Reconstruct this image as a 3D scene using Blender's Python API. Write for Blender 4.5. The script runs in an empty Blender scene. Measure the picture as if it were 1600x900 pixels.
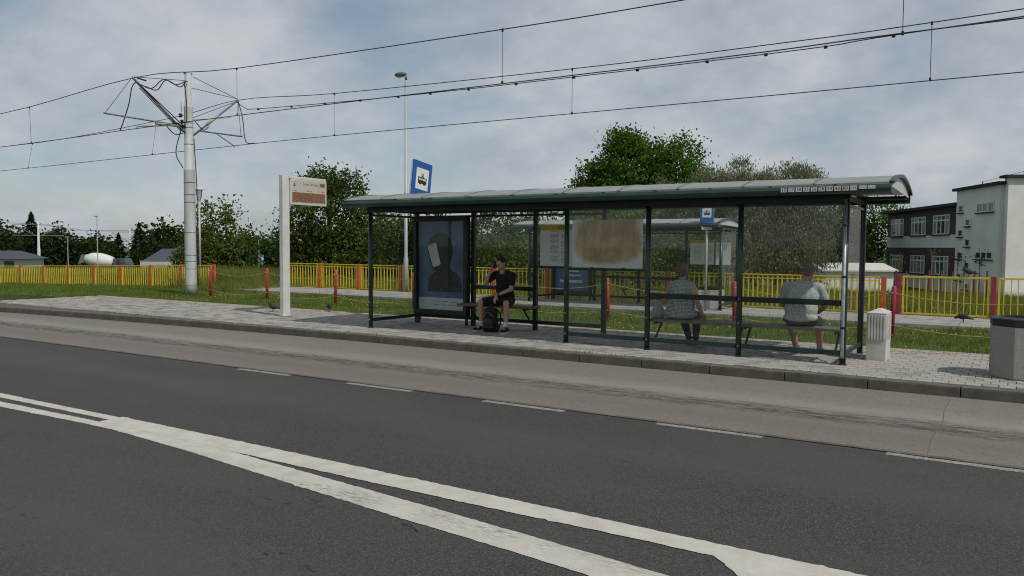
import bpy, bmesh, math, random
import numpy as np
from mathutils import Vector, Matrix, Euler
rad = math.radians
random.seed(7); RNG = np.random.default_rng(11)
SC = bpy.context.scene
COL = SC.collection

# ------------------------------------------------------------------ camera, sky, sun, exposure
YAW, PITCH, ROLL = rad(32.2), math.atan(65/1250), math.atan(.0064)
fw = Vector((-math.sin(YAW)*math.cos(PITCH), math.cos(YAW)*math.cos(PITCH), -math.sin(PITCH)))
r0 = Vector((math.cos(YAW), math.sin(YAW), 0)); u0 = r0.cross(fw)
rt = r0*math.cos(ROLL)+u0*math.sin(ROLL); up = rt.cross(fw)
camd = bpy.data.cameras.new('camera'); camd.sensor_width = 36; camd.lens = 36*1250/1600
camd.clip_end = 6000; camd.clip_start = .05
cam = bpy.data.objects.new('camera', camd); COL.objects.link(cam)
cam.matrix_world = Matrix(((rt.x, up.x, -fw.x, 0), (rt.y, up.y, -fw.y, 0), (rt.z, up.z, -fw.z, 1.6), (0, 0, 0, 1)))
SC.camera = cam

SUN_EL = rad(50); SUN_DIR = Vector((.968*math.cos(SUN_EL), -.25*math.cos(SUN_EL), math.sin(SUN_EL))).normalized()
W = bpy.data.worlds.new('World'); SC.world = W; W.use_nodes = True
nt = W.node_tree; nt.nodes.clear()
def N(t, **kw):
    n = nt.nodes.new(t)
    for k, v in kw.items(): setattr(n, k, v)
    return n
out = N('ShaderNodeOutputWorld'); bg = N('ShaderNodeBackground'); bg.inputs[1].default_value = .1
sky = N('ShaderNodeTexSky', sky_type='NISHITA', sun_disc=False, sun_elevation=SUN_EL,
        sun_rotation=math.atan2(SUN_DIR.x, SUN_DIR.y), air_density=1.0, dust_density=1.0, ozone_density=1.0)
tc = N('ShaderNodeTexCoord'); sep = N('ShaderNodeSeparateXYZ')
nt.links.new(tc.outputs['Generated'], sep.inputs[0])
zz = N('ShaderNodeMath', operation='MAXIMUM'); nt.links.new(sep.outputs[2], zz.inputs[0]); zz.inputs[1].default_value = 0
za = N('ShaderNodeMath', operation='ADD'); nt.links.new(zz.outputs[0], za.inputs[0]); za.inputs[1].default_value = .42
dx = N('ShaderNodeMath', operation='DIVIDE'); nt.links.new(sep.outputs[0], dx.inputs[0]); nt.links.new(za.outputs[0], dx.inputs[1])
dy = N('ShaderNodeMath', operation='DIVIDE'); nt.links.new(sep.outputs[1], dy.inputs[0]); nt.links.new(za.outputs[0], dy.inputs[1])
cmb = N('ShaderNodeCombineXYZ'); nt.links.new(dx.outputs[0], cmb.inputs[0]); nt.links.new(dy.outputs[0], cmb.inputs[1])
n1 = N('ShaderNodeTexNoise'); n1.inputs['Scale'].default_value = 2.0; n1.inputs['Detail'].default_value = 9; n1.inputs['Roughness'].default_value = .52; n1.inputs['Distortion'].default_value = .25
n2 = N('ShaderNodeTexNoise'); n2.inputs['Scale'].default_value = 3.6; n2.inputs['Detail'].default_value = 7; n2.inputs['Roughness'].default_value = .6
nt.links.new(cmb.outputs[0], n1.inputs['Vector']); nt.links.new(cmb.outputs[0], n2.inputs['Vector'])
rp = N('ShaderNodeValToRGB'); nt.links.new(n1.outputs[0], rp.inputs[0])
rp.color_ramp.elements[0].position = .37; rp.color_ramp.elements[0].color = (.34, .34, .34, 1)
rp.color_ramp.elements[1].position = .55; rp.color_ramp.elements[1].color = (.93, .93, .93, 1)
rp2 = N('ShaderNodeValToRGB'); nt.links.new(n2.outputs[0], rp2.inputs[0])
rp2.color_ramp.elements[0].position = .30; rp2.color_ramp.elements[0].color = (3.6, 4.1, 4.65, 1)
rp2.color_ramp.elements[1].position = .66; rp2.color_ramp.elements[1].color = (5.6, 5.8, 6.05, 1)
skm = N('ShaderNodeMix', data_type='RGBA', blend_type='MULTIPLY'); skm.inputs[0].default_value = 1
nt.links.new(sky.outputs[0], skm.inputs[6]); skm.inputs[7].default_value = (.72, .78, .80, 1)
mx = N('ShaderNodeMix', data_type='RGBA'); nt.links.new(rp.outputs[0], mx.inputs[0])
nt.links.new(skm.outputs[2], mx.inputs[6]); nt.links.new(rp2.outputs[0], mx.inputs[7])
nt.links.new(mx.outputs[2], bg.inputs[0]); nt.links.new(bg.outputs[0], out.inputs[0])

sl = bpy.data.lights.new('sun', 'SUN'); sl.energy = 3.0; sl.angle = rad(1.2); sl.color = (1, .95, .87)
so = bpy.data.objects.new('sun', sl); COL.objects.link(so)
so.rotation_euler = (-SUN_DIR).to_track_quat('-Z', 'Y').to_euler(); so.location = (10, -5, 20)
SC.cycles.filter_width = 1.1; SC.cycles.transparent_max_bounces = 24
vs = SC.view_settings; vs.view_transform = 'Standard'; vs.look = 'None'; vs.exposure = 0; vs.gamma = 1; vs.use_curve_mapping = False

# ------------------------------------------------------------------ materials
MATS = {}
def pm(name, col, rough=.7, var=.12, scale=6, bump=0, bscale=60, metal=0, spec=.4, col2=None, detail=5, stretch=None, lo=.35, hi=.65):
    """procedural material: noise between col (darkened) and col2"""
    if name in MATS: return MATS[name]
    m = bpy.data.materials.new(name); m.use_nodes = True; t = m.node_tree; b = t.nodes['Principled BSDF']
    b.inputs['Roughness'].default_value = rough; b.inputs['Metallic'].default_value = metal
    b.inputs['Specular IOR Level'].default_value = spec
    co = t.nodes.new('ShaderNodeTexCoord'); src = co.outputs['Object']
    if stretch:
        mp = t.nodes.new('ShaderNodeMapping'); mp.inputs['Scale'].default_value = stretch
        t.links.new(src, mp.inputs[0]); src = mp.outputs[0]
    nz = t.nodes.new('ShaderNodeTexNoise'); nz.inputs['Scale'].default_value = scale; nz.inputs['Detail'].default_value = detail
    t.links.new(src, nz.inputs['Vector'])
    cr = t.nodes.new('ShaderNodeValToRGB'); t.links.new(nz.outputs[0], cr.inputs[0])
    c2 = col2 if col2 else tuple(min(1, c*(1+var)) for c in col); c1 = col if col2 else tuple(c*(1-var) for c in col)
    cr.color_ramp.elements[0].position = lo; cr.color_ramp.elements[0].color = (*c1, 1)
    cr.color_ramp.elements[1].position = hi; cr.color_ramp.elements[1].color = (*c2, 1)
    t.links.new(cr.outputs[0], b.inputs['Base Color'])
    if bump:
        nb = t.nodes.new('ShaderNodeTexNoise'); nb.inputs['Scale'].default_value = bscale; nb.inputs['Detail'].default_value = 4
        t.links.new(src, nb.inputs['Vector'])
        bp = t.nodes.new('ShaderNodeBump'); bp.inputs['Strength'].default_value = bump; bp.inputs['Distance'].default_value = .01
        t.links.new(nb.outputs[0], bp.inputs['Height']); t.links.new(bp.outputs[0], b.inputs['Normal'])
    MATS[name] = m; return m

def leafm(name, col, col2, scale=.9, trans=.35):
    m = bpy.data.materials.new(name); m.use_nodes = True; t = m.node_tree; t.nodes.remove(t.nodes['Principled BSDF'])
    o = t.nodes['Material Output']; co = t.nodes.new('ShaderNodeTexCoord')
    nz = t.nodes.new('ShaderNodeTexNoise'); nz.inputs['Scale'].default_value = scale; nz.inputs['Detail'].default_value = 8; nz.inputs['Roughness'].default_value = .7
    t.links.new(co.outputs['Object'], nz.inputs['Vector'])
    cr = t.nodes.new('ShaderNodeValToRGB'); t.links.new(nz.outputs[0], cr.inputs[0])
    cr.color_ramp.elements[0].position = .33; cr.color_ramp.elements[0].color = (*col, 1)
    cr.color_ramp.elements[1].position = .68; cr.color_ramp.elements[1].color = (*col2, 1)
    d = t.nodes.new('ShaderNodeBsdfDiffuse'); tr = t.nodes.new('ShaderNodeBsdfTranslucent'); mxs = t.nodes.new('ShaderNodeMixShader')
    t.links.new(cr.outputs[0], d.inputs[0]); t.links.new(cr.outputs[0], tr.inputs[0])
    mxs.inputs[0].default_value = trans; t.links.new(d.outputs[0], mxs.inputs[1]); t.links.new(tr.outputs[0], mxs.inputs[2])
    t.links.new(mxs.outputs[0], o.inputs[0]); return m

def glassm(name, tint, dust=.05, dustcol=(.55, .58, .56), ior=1.45, streak=6):
    m = bpy.data.materials.new(name); m.use_nodes = True; t = m.node_tree; t.nodes.remove(t.nodes['Principled BSDF'])
    o = t.nodes['Material Output']
    tr = t.nodes.new('ShaderNodeBsdfTransparent'); tr.inputs[0].default_value = (*tint, 1)
    gl = t.nodes.new('ShaderNodeBsdfGlossy'); gl.inputs['Roughness'].default_value = .03
    lw = t.nodes.new('ShaderNodeLayerWeight'); fac = mathn(t, 'ADD', .022, mathn(t, 'MULTIPLY', mathn(t, 'POWER', lw.outputs['Facing'], 4.0), .28))
    m1 = t.nodes.new('ShaderNodeMixShader'); t.links.new(fac, m1.inputs[0]); t.links.new(tr.outputs[0], m1.inputs[1]); t.links.new(gl.outputs[0], m1.inputs[2])
    df = t.nodes.new('ShaderNodeBsdfDiffuse'); df.inputs[0].default_value = (*dustcol, 1)
    co = t.nodes.new('ShaderNodeTexCoord'); nz = t.nodes.new('ShaderNodeTexNoise'); nz.inputs['Scale'].default_value = streak; nz.inputs['Detail'].default_value = 6
    t.links.new(co.outputs['Object'], nz.inputs['Vector'])
    mr = t.nodes.new('ShaderNodeMapRange'); mr.inputs[1].default_value = .3; mr.inputs[2].default_value = .75; mr.inputs[3].default_value = dust*.4; mr.inputs[4].default_value = dust*1.7
    t.links.new(nz.outputs[0], mr.inputs[0])
    m2 = t.nodes.new('ShaderNodeMixShader'); t.links.new(mr.outputs[0], m2.inputs[0]); t.links.new(m1.outputs[0], m2.inputs[1]); t.links.new(df.outputs[0], m2.inputs[2])
    t.links.new(m2.outputs[0], o.inputs[0]); return m

def ramp_node(t, src, stops):
    cr = t.nodes.new('ShaderNodeValToRGB'); e = cr.color_ramp.elements
    while len(e) < len(stops): e.new(.5)
    for i, (p, c) in enumerate(stops):
        e[i].position = p; e[i].color = (c, c, c, 1) if isinstance(c, float) else (*c, 1)
    t.links.new(src, cr.inputs[0]); return cr.outputs[0]
def noise_node(t, vec, scale, detail=5, rough=.55, dist=0):
    n = t.nodes.new('ShaderNodeTexNoise'); n.inputs['Scale'].default_value = scale; n.inputs['Detail'].default_value = detail
    n.inputs['Roughness'].default_value = rough; n.inputs['Distortion'].default_value = dist
    if vec: t.links.new(vec, n.inputs['Vector'])
    return n.outputs[0]
def mapping(t, src, sc, loc=(0, 0, 0)):
    mp = t.nodes.new('ShaderNodeMapping'); mp.inputs['Scale'].default_value = sc; mp.inputs['Location'].default_value = loc
    t.links.new(src, mp.inputs[0]); return mp.outputs[0]
def mixc(t, fac, a, b, mode='MIX'):
    m = t.nodes.new('ShaderNodeMix'); m.data_type = 'RGBA'; m.blend_type = mode
    for s, v in ((0, fac), (6, a), (7, b)):
        if hasattr(v, 'links') or hasattr(v, 'is_linked'): t.links.new(v, m.inputs[s])
        elif s == 0: m.inputs[0].default_value = v
        else: m.inputs[s].default_value = (*v, 1)
    return m.outputs[2]
def mathn(t, op, a, b=None):
    m = t.nodes.new('ShaderNodeMath'); m.operation = op
    for i, v in enumerate((a, b)):
        if v is None: continue
        if isinstance(v, (int, float)): m.inputs[i].default_value = v
        else: t.links.new(v, m.inputs[i])
    return m.outputs[0]
def newm(name, rough=.85):
    m = bpy.data.materials.new(name); m.use_nodes = True; t = m.node_tree; b = t.nodes['Principled BSDF']
    b.inputs['Roughness'].default_value = rough; b.inputs['Specular IOR Level'].default_value = .3
    co = t.nodes.new('ShaderNodeTexCoord').outputs['Object']; return m, t, b, co
def bump_to(t, b, h, st, dist=.005):
    bp = t.nodes.new('ShaderNodeBump'); bp.inputs['Strength'].default_value = st; bp.inputs['Distance'].default_value = dist
    t.links.new(h, bp.inputs['Height']); t.links.new(bp.outputs[0], b.inputs['Normal'])
def yband(t, co, y0, half, wob=.25, scale=(.5, 3, 1)):
    """1 on a wobbly line along X at y0, 0 beyond half"""
    sp = t.nodes.new('ShaderNodeSeparateXYZ'); t.links.new(co, sp.inputs[0])
    nz = noise_node(t, mapping(t, co, scale), 2.0, 6, .7)
    d = mathn(t, 'SUBTRACT', sp.outputs[1], y0); d = mathn(t, 'ADD', d, mathn(t, 'MULTIPLY', mathn(t, 'SUBTRACT', nz, .5), wob))
    d = mathn(t, 'ABSOLUTE', d)
    return mathn(t, 'SUBTRACT', 1.0, mathn(t, 'MINIMUM', mathn(t, 'DIVIDE', d, half), 1.0))

def make_asphalt():
    m, t, b, co = newm('asphalt', .8)
    fine = noise_node(t, co, 95, 4, .85); mid = noise_node(t, co, 30, 5, .75); big = noise_node(t, mapping(t, co, (.35, 1.1, 1)), .9, 6, .6)
    c = ramp_node(t, fine, [(.32, (.012, .012, .012)), (.5, (.032, .032, .030)), (.68, (.155, .152, .142))])
    c = mixc(t, ramp_node(t, mid, [(.35, 0.0), (.7, .45)]), c, (.035, .036, .036))
    c = mixc(t, ramp_node(t, big, [(.42, 0.0), (.72, .6)]), c, (.068, .063, .055))
    sp = t.nodes.new('ShaderNodeSeparateXYZ'); t.links.new(co, sp.inputs[0])
    old = mathn(t, 'GREATER_THAN', mathn(t, 'ADD', mathn(t, 'MULTIPLY', mathn(t, 'SUBTRACT', noise_node(t, co, 2.5, 5), .5), .8), mathn(t, 'SUBTRACT', -5.6, sp.outputs[0])), mathn(t, 'SUBTRACT', sp.outputs[1], 2.9))
    
    spots = ramp_node(t, noise_node(t, mapping(t, co, (1, 2.2, 1)), 9, 4, .7), [(.60, 0.0), (.64, .85)])
    where = ramp_node(t, noise_node(t, mapping(t, co, (.5, 1, 1)), .9, 4), [(.52, 0.0), (.62, 1.0)])
    trk = mathn(t, 'MAXIMUM', yband(t, co, 6.15, .55, .5), yband(t, co, 2.6, .8, .6)); c = mixc(t, mathn(t, 'MULTIPLY', trk, .42), c, (.072, .066, .056))
    c = mixc(t, mathn(t, 'MULTIPLY', spots, where), c, (.012, .012, .012))
    t.links.new(c, b.inputs['Base Color']); bump_to(t, b, fine, .55, .004); return m
def make_bay():
    m, t, b, co = newm('bay_concrete', .88)
    fine = noise_node(t, co, 75, 4, .8); mid = noise_node(t, mapping(t, co, (.5, 1.6, 1)), 3.0, 6, .65)
    c = ramp_node(t, fine, [(.32, (.075, .066, .056)), (.5, (.160, .147, .129)), (.7, (.32, .297, .264))])
    c = mixc(t, ramp_node(t, mid, [(.35, 0.0), (.75, .6)]), c, (.150, .134, .115))
    red = yband(t, co, 8.05, .8, .5); c = mixc(t, mathn(t, 'MULTIPLY', red, .55), c, (.118, .100, .086))
    lighter = yband(t, co, 9.15, .5, .5); c = mixc(t, mathn(t, 'MULTIPLY', lighter, .5), c, (.27, .252, .222))  # paler grey band towards the kerb, from uneven dirt on the concrete
    st = mathn(t, 'MINIMUM', mathn(t, 'MULTIPLY', yband(t, co, 8.70, .34, .40, (.7, 2.5, 1)), 1.7), 1.0); pat = ramp_node(t, noise_node(t, mapping(t, co, (.8, 5, 1)), 4.5, 7, .8), [(.44, 0.0), (.58, 1.0)])
    c = mixc(t, mathn(t, 'MULTIPLY', mathn(t, 'MULTIPLY', st, pat), .95), c, (.035, .030, .026))
    sp2 = ramp_node(t, noise_node(t, mapping(t, co, (1, 2, 1)), 14, 3, .7), [(.62, 0.0), (.66, .7)])
    c = mixc(t, sp2, c, (.07, .06, .055))
    t.links.new(c, b.inputs['Base Color']); bump_to(t, b, fine, .4, .004); return m
def make_paint():
    m, t, b, co = newm('road_paint', .7)
    fine = noise_node(t, co, 120, 3, .7); mid = noise_node(t, mapping(t, co, (1, 1, 1)), 6, 6, .7)
    c = ramp_node(t, mid, [(.25, (.38, .36, .31)), (.75, (.53, .51, .455))])
    c = mixc(t, ramp_node(t, fine, [(.60, 0.0), (.72, .8)]), c, (.12, .115, .10))
    # tyre scuffs over the lower stripe
    st = yband(t, mapping(t, co, (1, 1, 1), (0, .0, 0)), 4.02, .22, .16, (.6, 2, 1))
    trn = noise_node(t, mapping(t, co, (9, 38, 1)), 1.6, 5, .75)
    k = mathn(t, 'MULTIPLY', mathn(t, 'MULTIPLY', st, ramp_node(t, noise_node(t, co, 3, 4), [(.42, 0.0), (.55, 1.0)])), ramp_node(t, trn, [(.46, 0.0), (.58, .85)]))
    c = mixc(t, k, c, (.10, .095, .085))
    t.links.new(c, b.inputs['Base Color']); bump_to(t, b, fine, .4, .004); return m
def make_worn_paint():
    m, t, b, co = newm('worn_road_paint', .8)
    fine = noise_node(t, co, 60, 4, .75)
    c = ramp_node(t, fine, [(.40, (.11, .105, .095)), (.62, (.34, .33, .30))])
    t.links.new(c, b.inputs['Base Color']); return m
def make_grassground():
    m, t, b, co = newm('grass_ground', .95)
    c = ramp_node(t, noise_node(t, co, 3, 8, .7), [(.3, (.05, .07, .017)), (.55, (.09, .115, .03)), (.75, (.16, .15, .06))])
    t.links.new(c, b.inputs['Base Color']); bump_to(t, b, noise_node(t, co, 25, 5), .8, .05); return m
def make_stained():
    m, t, b, co = newm('stained_paper', .7)
    sp = t.nodes.new('ShaderNodeSeparateXYZ'); t.links.new(co, sp.inputs[0])
    # sheet spans x -.62..+.62, z 0..0.77 locally; brown patch fading at the rim
    xx = mathn(t, 'DIVIDE', mathn(t, 'SUBTRACT', sp.outputs[0], .02), .57); zc = mathn(t, 'DIVIDE', mathn(t, 'SUBTRACT', sp.outputs[2], .45), .36)
    r = mathn(t, 'ADD', mathn(t, 'POWER', mathn(t, 'ABSOLUTE', xx), 4.0), mathn(t, 'POWER', mathn(t, 'ABSOLUTE', zc), 3.0))
    r = mathn(t, 'ADD', r, mathn(t, 'MULTIPLY', mathn(t, 'SUBTRACT', noise_node(t, co, 4, 6, .6), .5), 1.1))
    k = ramp_node(t, mathn(t, 'MULTIPLY', r, .4), [(.30, 1.0), (.62, 0.0)])
    br = ramp_node(t, noise_node(t, mapping(t, co, (1.6, 1, .8)), 3.5, 7, .65), [(.3, (.24, .15, .075)), (.5, (.37, .25, .13)), (.72, (.52, .41, .24))])
    c = mixc(t, k, (.58, .60, .58), br)
    t.links.new(c, b.inputs['Base Color']); return m

M = {}
M['asphalt'] = make_asphalt(); M['bay'] = make_bay(); M['paint'] = make_paint(); M['worn'] = make_worn_paint(); M['ground'] = make_grassground(); M['stained'] = make_stained()
M['kerb'] = pm('kerb_concrete', (.075, .066, .055), .95, .2, 5, .4, 90, col2=(.125, .11, .093))
M['stoneA'] = pm('paving_grey', (.22, .215, .195), .9, .2, 3, .4, 120, col2=(.35, .34, .31))
M['stoneB'] = pm('paving_warm', (.245, .23, .20), .9, .2, 3, .4, 120, col2=(.345, .325, .29))
M['stoneC'] = pm('paving_dark', (.17, .17, .165), .9, .2, 3, .4, 120, col2=(.26, .26, .25))
M['stoneR'] = pm('paving_red', (.29, .18, .125), .9, .2, 3, .4, 120, col2=(.37, .25, .18))
M['bed'] = pm('joint_sand', (.085, .08, .065), .95, .25, 9)
M['slab'] = pm('platform_slab', (.27, .265, .24), .9, .15, 3, .3, 60)
M['green'] = pm('green_paint', (.010, .032, .026), .35, .25, 5, spec=.5)
M['fascia'] = pm('green_fascia', (.016, .050, .038), .42, .3, 2.2, spec=.5, stretch=(1, 1, 4))
M['dark'] = pm('black_green_steel', (.008, .014, .014), .45, .3, 8)
M['steel'] = pm('galvanised', (.34, .36, .37), .45, .2, 12, metal=.6)
M['galv'] = pm('zinc_pole', (.36, .38, .38), .55, .15, 3, metal=.2, stretch=(1, 1, .3))
M['polewhite'] = pm('white_grey_pole', (.42, .44, .44), .6, .12, 2.2, .1, 30, stretch=(2, 2, .5))
M['white'] = pm('white_paint', (.60, .60, .58), .5, .08, 3)
M['offwhite'] = pm('light_grey_paint', (.52, .52, .50), .5, .08, 4)
M['poly'] = pm('polycarbonate_roof', (.40, .42, .405), .3, .12, 3.5, spec=.5, stretch=(1, 4, 4))
def make_translucent(m, fac):
    t = m.node_tree; b = t.nodes['Principled BSDF']; o = t.nodes['Material Output']; tr = t.nodes.new('ShaderNodeBsdfTranslucent'); mx_ = t.nodes.new('ShaderNodeMixShader')
    tr.inputs[0].default_value = (.62, .66, .63, 1); mx_.inputs[0].default_value = fac
    t.links.new(b.outputs[0], mx_.inputs[1]); t.links.new(tr.outputs[0], mx_.inputs[2]); t.links.new(mx_.outputs[0], o.inputs[0])
make_translucent(M['poly'], .42)
M['polyend'] = pm('polycarbonate_end', (.42, .42, .42), .4, .1, 5)
M['glass'] = glassm('shelter_glass', (.965, .98, .972), .010)
M['glassdirty'] = glassm('dusty_glass', (.96, .975, .965), .015, (.5, .54, .52))
M['wood'] = pm('bench_wood', (.10, .055, .032), .65, .25, 6, .3, 60, stretch=(1, 12, 12), col2=(.19, .115, .07))
M['woodgrey'] = pm('weathered_wood', (.10, .088, .07), .7, .25, 6, .3, 60, stretch=(1, 12, 12), col2=(.19, .165, .135))
M['poster'] = pm('poster_navy', (.060, .105, .185), .4, .25, 2.2)
M['posterdark'] = pm('poster_black', (.004, .005, .007), .45, .4, 7)
M['posterjacket'] = pm('poster_jacket', (.007, .008, .011), .45, .4, 16, col2=(.05, .05, .055), lo=.5, hi=.75, stretch=(2.4, 1, .7))
M['posterwhite'] = pm('poster_white', (.50, .53, .52), .4, .04, 5)
M['print'] = pm('black_print', (.02, .02, .022), .6, .2, 20)
M['greyprint'] = pm('grey_print', (.17, .18, .18), .6, .35, 40)
M['paper'] = pm('paper', (.58, .61, .58), .7, .05, 4)
M['yellowhead'] = pm('yellow_header', (.48, .33, .03), .6, .08, 5)
M['yellow'] = pm('yellow_paint', (.62, .43, .02), .5, .18, 5, col2=(.70, .52, .04))
M['yellow2'] = pm('yellow_paint_faded', (.60, .46, .025), .5, .15, 3, col2=(.70, .56, .05))
M['chain'] = pm('chain_faded_yellow', (.33, .25, .06), .6, .2, 8)
M['red'] = pm('red_paint', (.30, .028, .022), .5, .2, 6, col2=(.40, .055, .045))
M['maroon'] = pm('maroon_paint', (.22, .022, .04), .5, .2, 6, col2=(.30, .04, .06))
M['orange'] = pm('orange_paint', (.42, .085, .022), .55, .18, 6, col2=(.52, .13, .035))
M['blue'] = pm('sign_blue', (.008, .085, .30), .4, .1, 4)
M['aluback'] = pm('sign_back', (.42, .45, .47), .5, .1, 5)
M['cream'] = pm('display_cream', (.40, .385, .335), .5, .05, 5)
M['wire'] = pm('wire_copper_dark', (.022, .022, .024), .6, .2, 5)
M['rubber'] = pm('black_cable', (.012, .012, .013), .6, .2, 5)
M['bracket'] = pm('bracket_grey', (.14, .15, .14), .6, .25, 8)
M['insul'] = pm('insulator_green', (.26, .29, .16), .5, .15, 8)
M['conc'] = pm('cast_concrete', (.40, .39, .36), .9, .12, 5, .4, 70, col2=(.52, .51, .475))
M['washconc'] = pm('exposed_aggregate', (.20, .19, .172), .9, .2, 90, .6, 140, col2=(.37, .35, .315))
M['blackplastic'] = pm('black_plastic', (.012, .012, .014), .5, .2, 9)
M['bark'] = pm('bark', (.055, .045, .035), .9, .3, 9, .6, 25, col2=(.11, .095, .075))
M['skin'] = pm('skin', (.40, .235, .165), .55, .1, 9)
M['skin2'] = pm('skin_tan', (.36, .20, .14), .55, .1, 9)
M['blackcloth'] = pm('black_cloth', (.010, .010, .011), .9, .3, 14, .3, 50)
M['hairdark'] = pm('dark_hair', (.014, .011, .010), .6, .3, 60, .5, 160)
M['hairbrown'] = pm('brown_hair', (.085, .050, .032), .6, .3, 50, .6, 140, col2=(.17, .105, .07))
M['jeans'] = pm('dark_jeans', (.016, .022, .042), .9, .3, 10, .3, 90)
M['olive'] = pm('olive_cloth', (.030, .032, .020), .9, .25, 10, .3, 60)
M['greyshirt'] = pm('melange_shirt', (.27, .30, .285), .9, .2, 30, .7, 12, col2=(.42, .45, .43))
M['sock'] = pm('white_sock', (.58, .58, .57), .9, .08, 20)
M['shoe'] = pm('black_canvas', (.010, .010, .012), .8, .3, 15)
M['sole'] = pm('white_rubber', (.55, .55, .53), .6, .08, 10)
M['bagwhite'] = pm('pale_bag', (.33, .33, .32), .8, .15, 6, .3, 20)
def make_dots():
    m, t, b, co = newm('patterned_blouse', .9)
    v = t.nodes.new('ShaderNodeTexVoronoi'); v.inputs['Scale'].default_value = 48; v.inputs['Randomness'].default_value = .12
    rm = t.nodes.new('ShaderNodeMapping'); rm.inputs['Scale'].default_value = (1, .0, 1); t.links.new(co, rm.inputs[0]); t.links.new(rm.outputs[0], v.inputs['Vector'])
    c = ramp_node(t, v.outputs[0], [(.25, (.46, .49, .48)), (.5, (.11, .13, .135))]); t.links.new(c, b.inputs['Base Color'])
    bump_to(t, b, noise_node(t, co, 12, 4), .4, .03); return m
M['dots'] = make_dots()
M['led'] = None
def make_led():
    m, t, b, co = newm('led_matrix', .5)
    n = noise_node(t, mapping(t, co, (1, 26, 60)), 1.3, 2, .5)
    k = ramp_node(t, n, [(.48, 0.0), (.56, 1.0)])
    c = mixc(t, k, (.06, .06, .056), (.30, .115, .04)); t.links.new(c, b.inputs['Base Color'])
    b.inputs['Emission Color'].default_value = (1, .33, .06, 1); t.links.new(mathn(t, 'MULTIPLY', k, .05), b.inputs['Emission Strength']); return m
M['led'] = make_led()
M['wallgrey'] = pm('render_grey', (.56, .60, .57), .9, .07, .6, .2, 20)
M['wallwhite'] = pm('render_pale', (.64, .64, .62), .9, .07, .8, .2, 20)
M['maroonwall'] = pm('wall_maroon', (.050, .038, .041), .85, .15, 1.5)
M['plinth'] = pm('plinth_red', (.11, .04, .035), .9, .2, 2)
M['winframe'] = pm('window_white', (.60, .62, .62), .5, .05, 3)
M['pane'] = pm('window_pane', (.05, .06, .065), .08, .4, 1.2, spec=.6)
M['curtain'] = pm('net_curtain', (.22, .24, .25), .9, .3, 2, stretch=(4, 4, .3))
M['roofdark'] = pm('bitumen', (.020, .020, .022), .9, .2, 2)
M['slate'] = pm('grey_roof_tiles', (.055, .065, .085), .8, .15, 3)
M['whitewash'] = pm('white_wall', (.62, .62, .60), .9, .06, 1)
M['vanblue'] = pm('cab_blue', (.06, .08, .11), .5, .2, 3)
M['tyre'] = pm('tyre', (.012, .012, .012), .8, .2, 9)
M['pigeon'] = pm('pigeon_grey', (.055, .06, .07), .7, .3, 25)
M['pigeond'] = pm('pigeon_dark', (.02, .021, .025), .7, .3, 25)
M['beak'] = pm('beak_pink', (.15, .07, .06), .6, .2, 20)
M['leafbush'] = leafm('leaf_bush', (.028, .050, .010), (.105, .150, .034))
M['leafbig'] = leafm('leaf_maple', (.034, .082, .010), (.105, .195, .028))
M['leafwil'] = leafm('leaf_willow', (.085, .110, .055), (.24, .26, .145))
M['leafdark'] = leafm('leaf_dark', (.015, .030, .009), (.048, .075, .022))
M['leaflight'] = leafm('leaf_light', (.045, .080, .015), (.145, .190, .045))
M['leafcon'] = leafm('needles', (.008, .017, .008), (.022, .036, .016), trans=.1)
M['blade'] = leafm('grass_blade', (.060, .112, .018), (.20, .245, .058), scale=1.6)
M['blade2'] = leafm('meadow_blade', (.085, .115, .024), (.25, .26, .07), scale=.8)
M['flower'] = pm('yellow_petal', (.62, .45, .02), .8, .1, 9)

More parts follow.
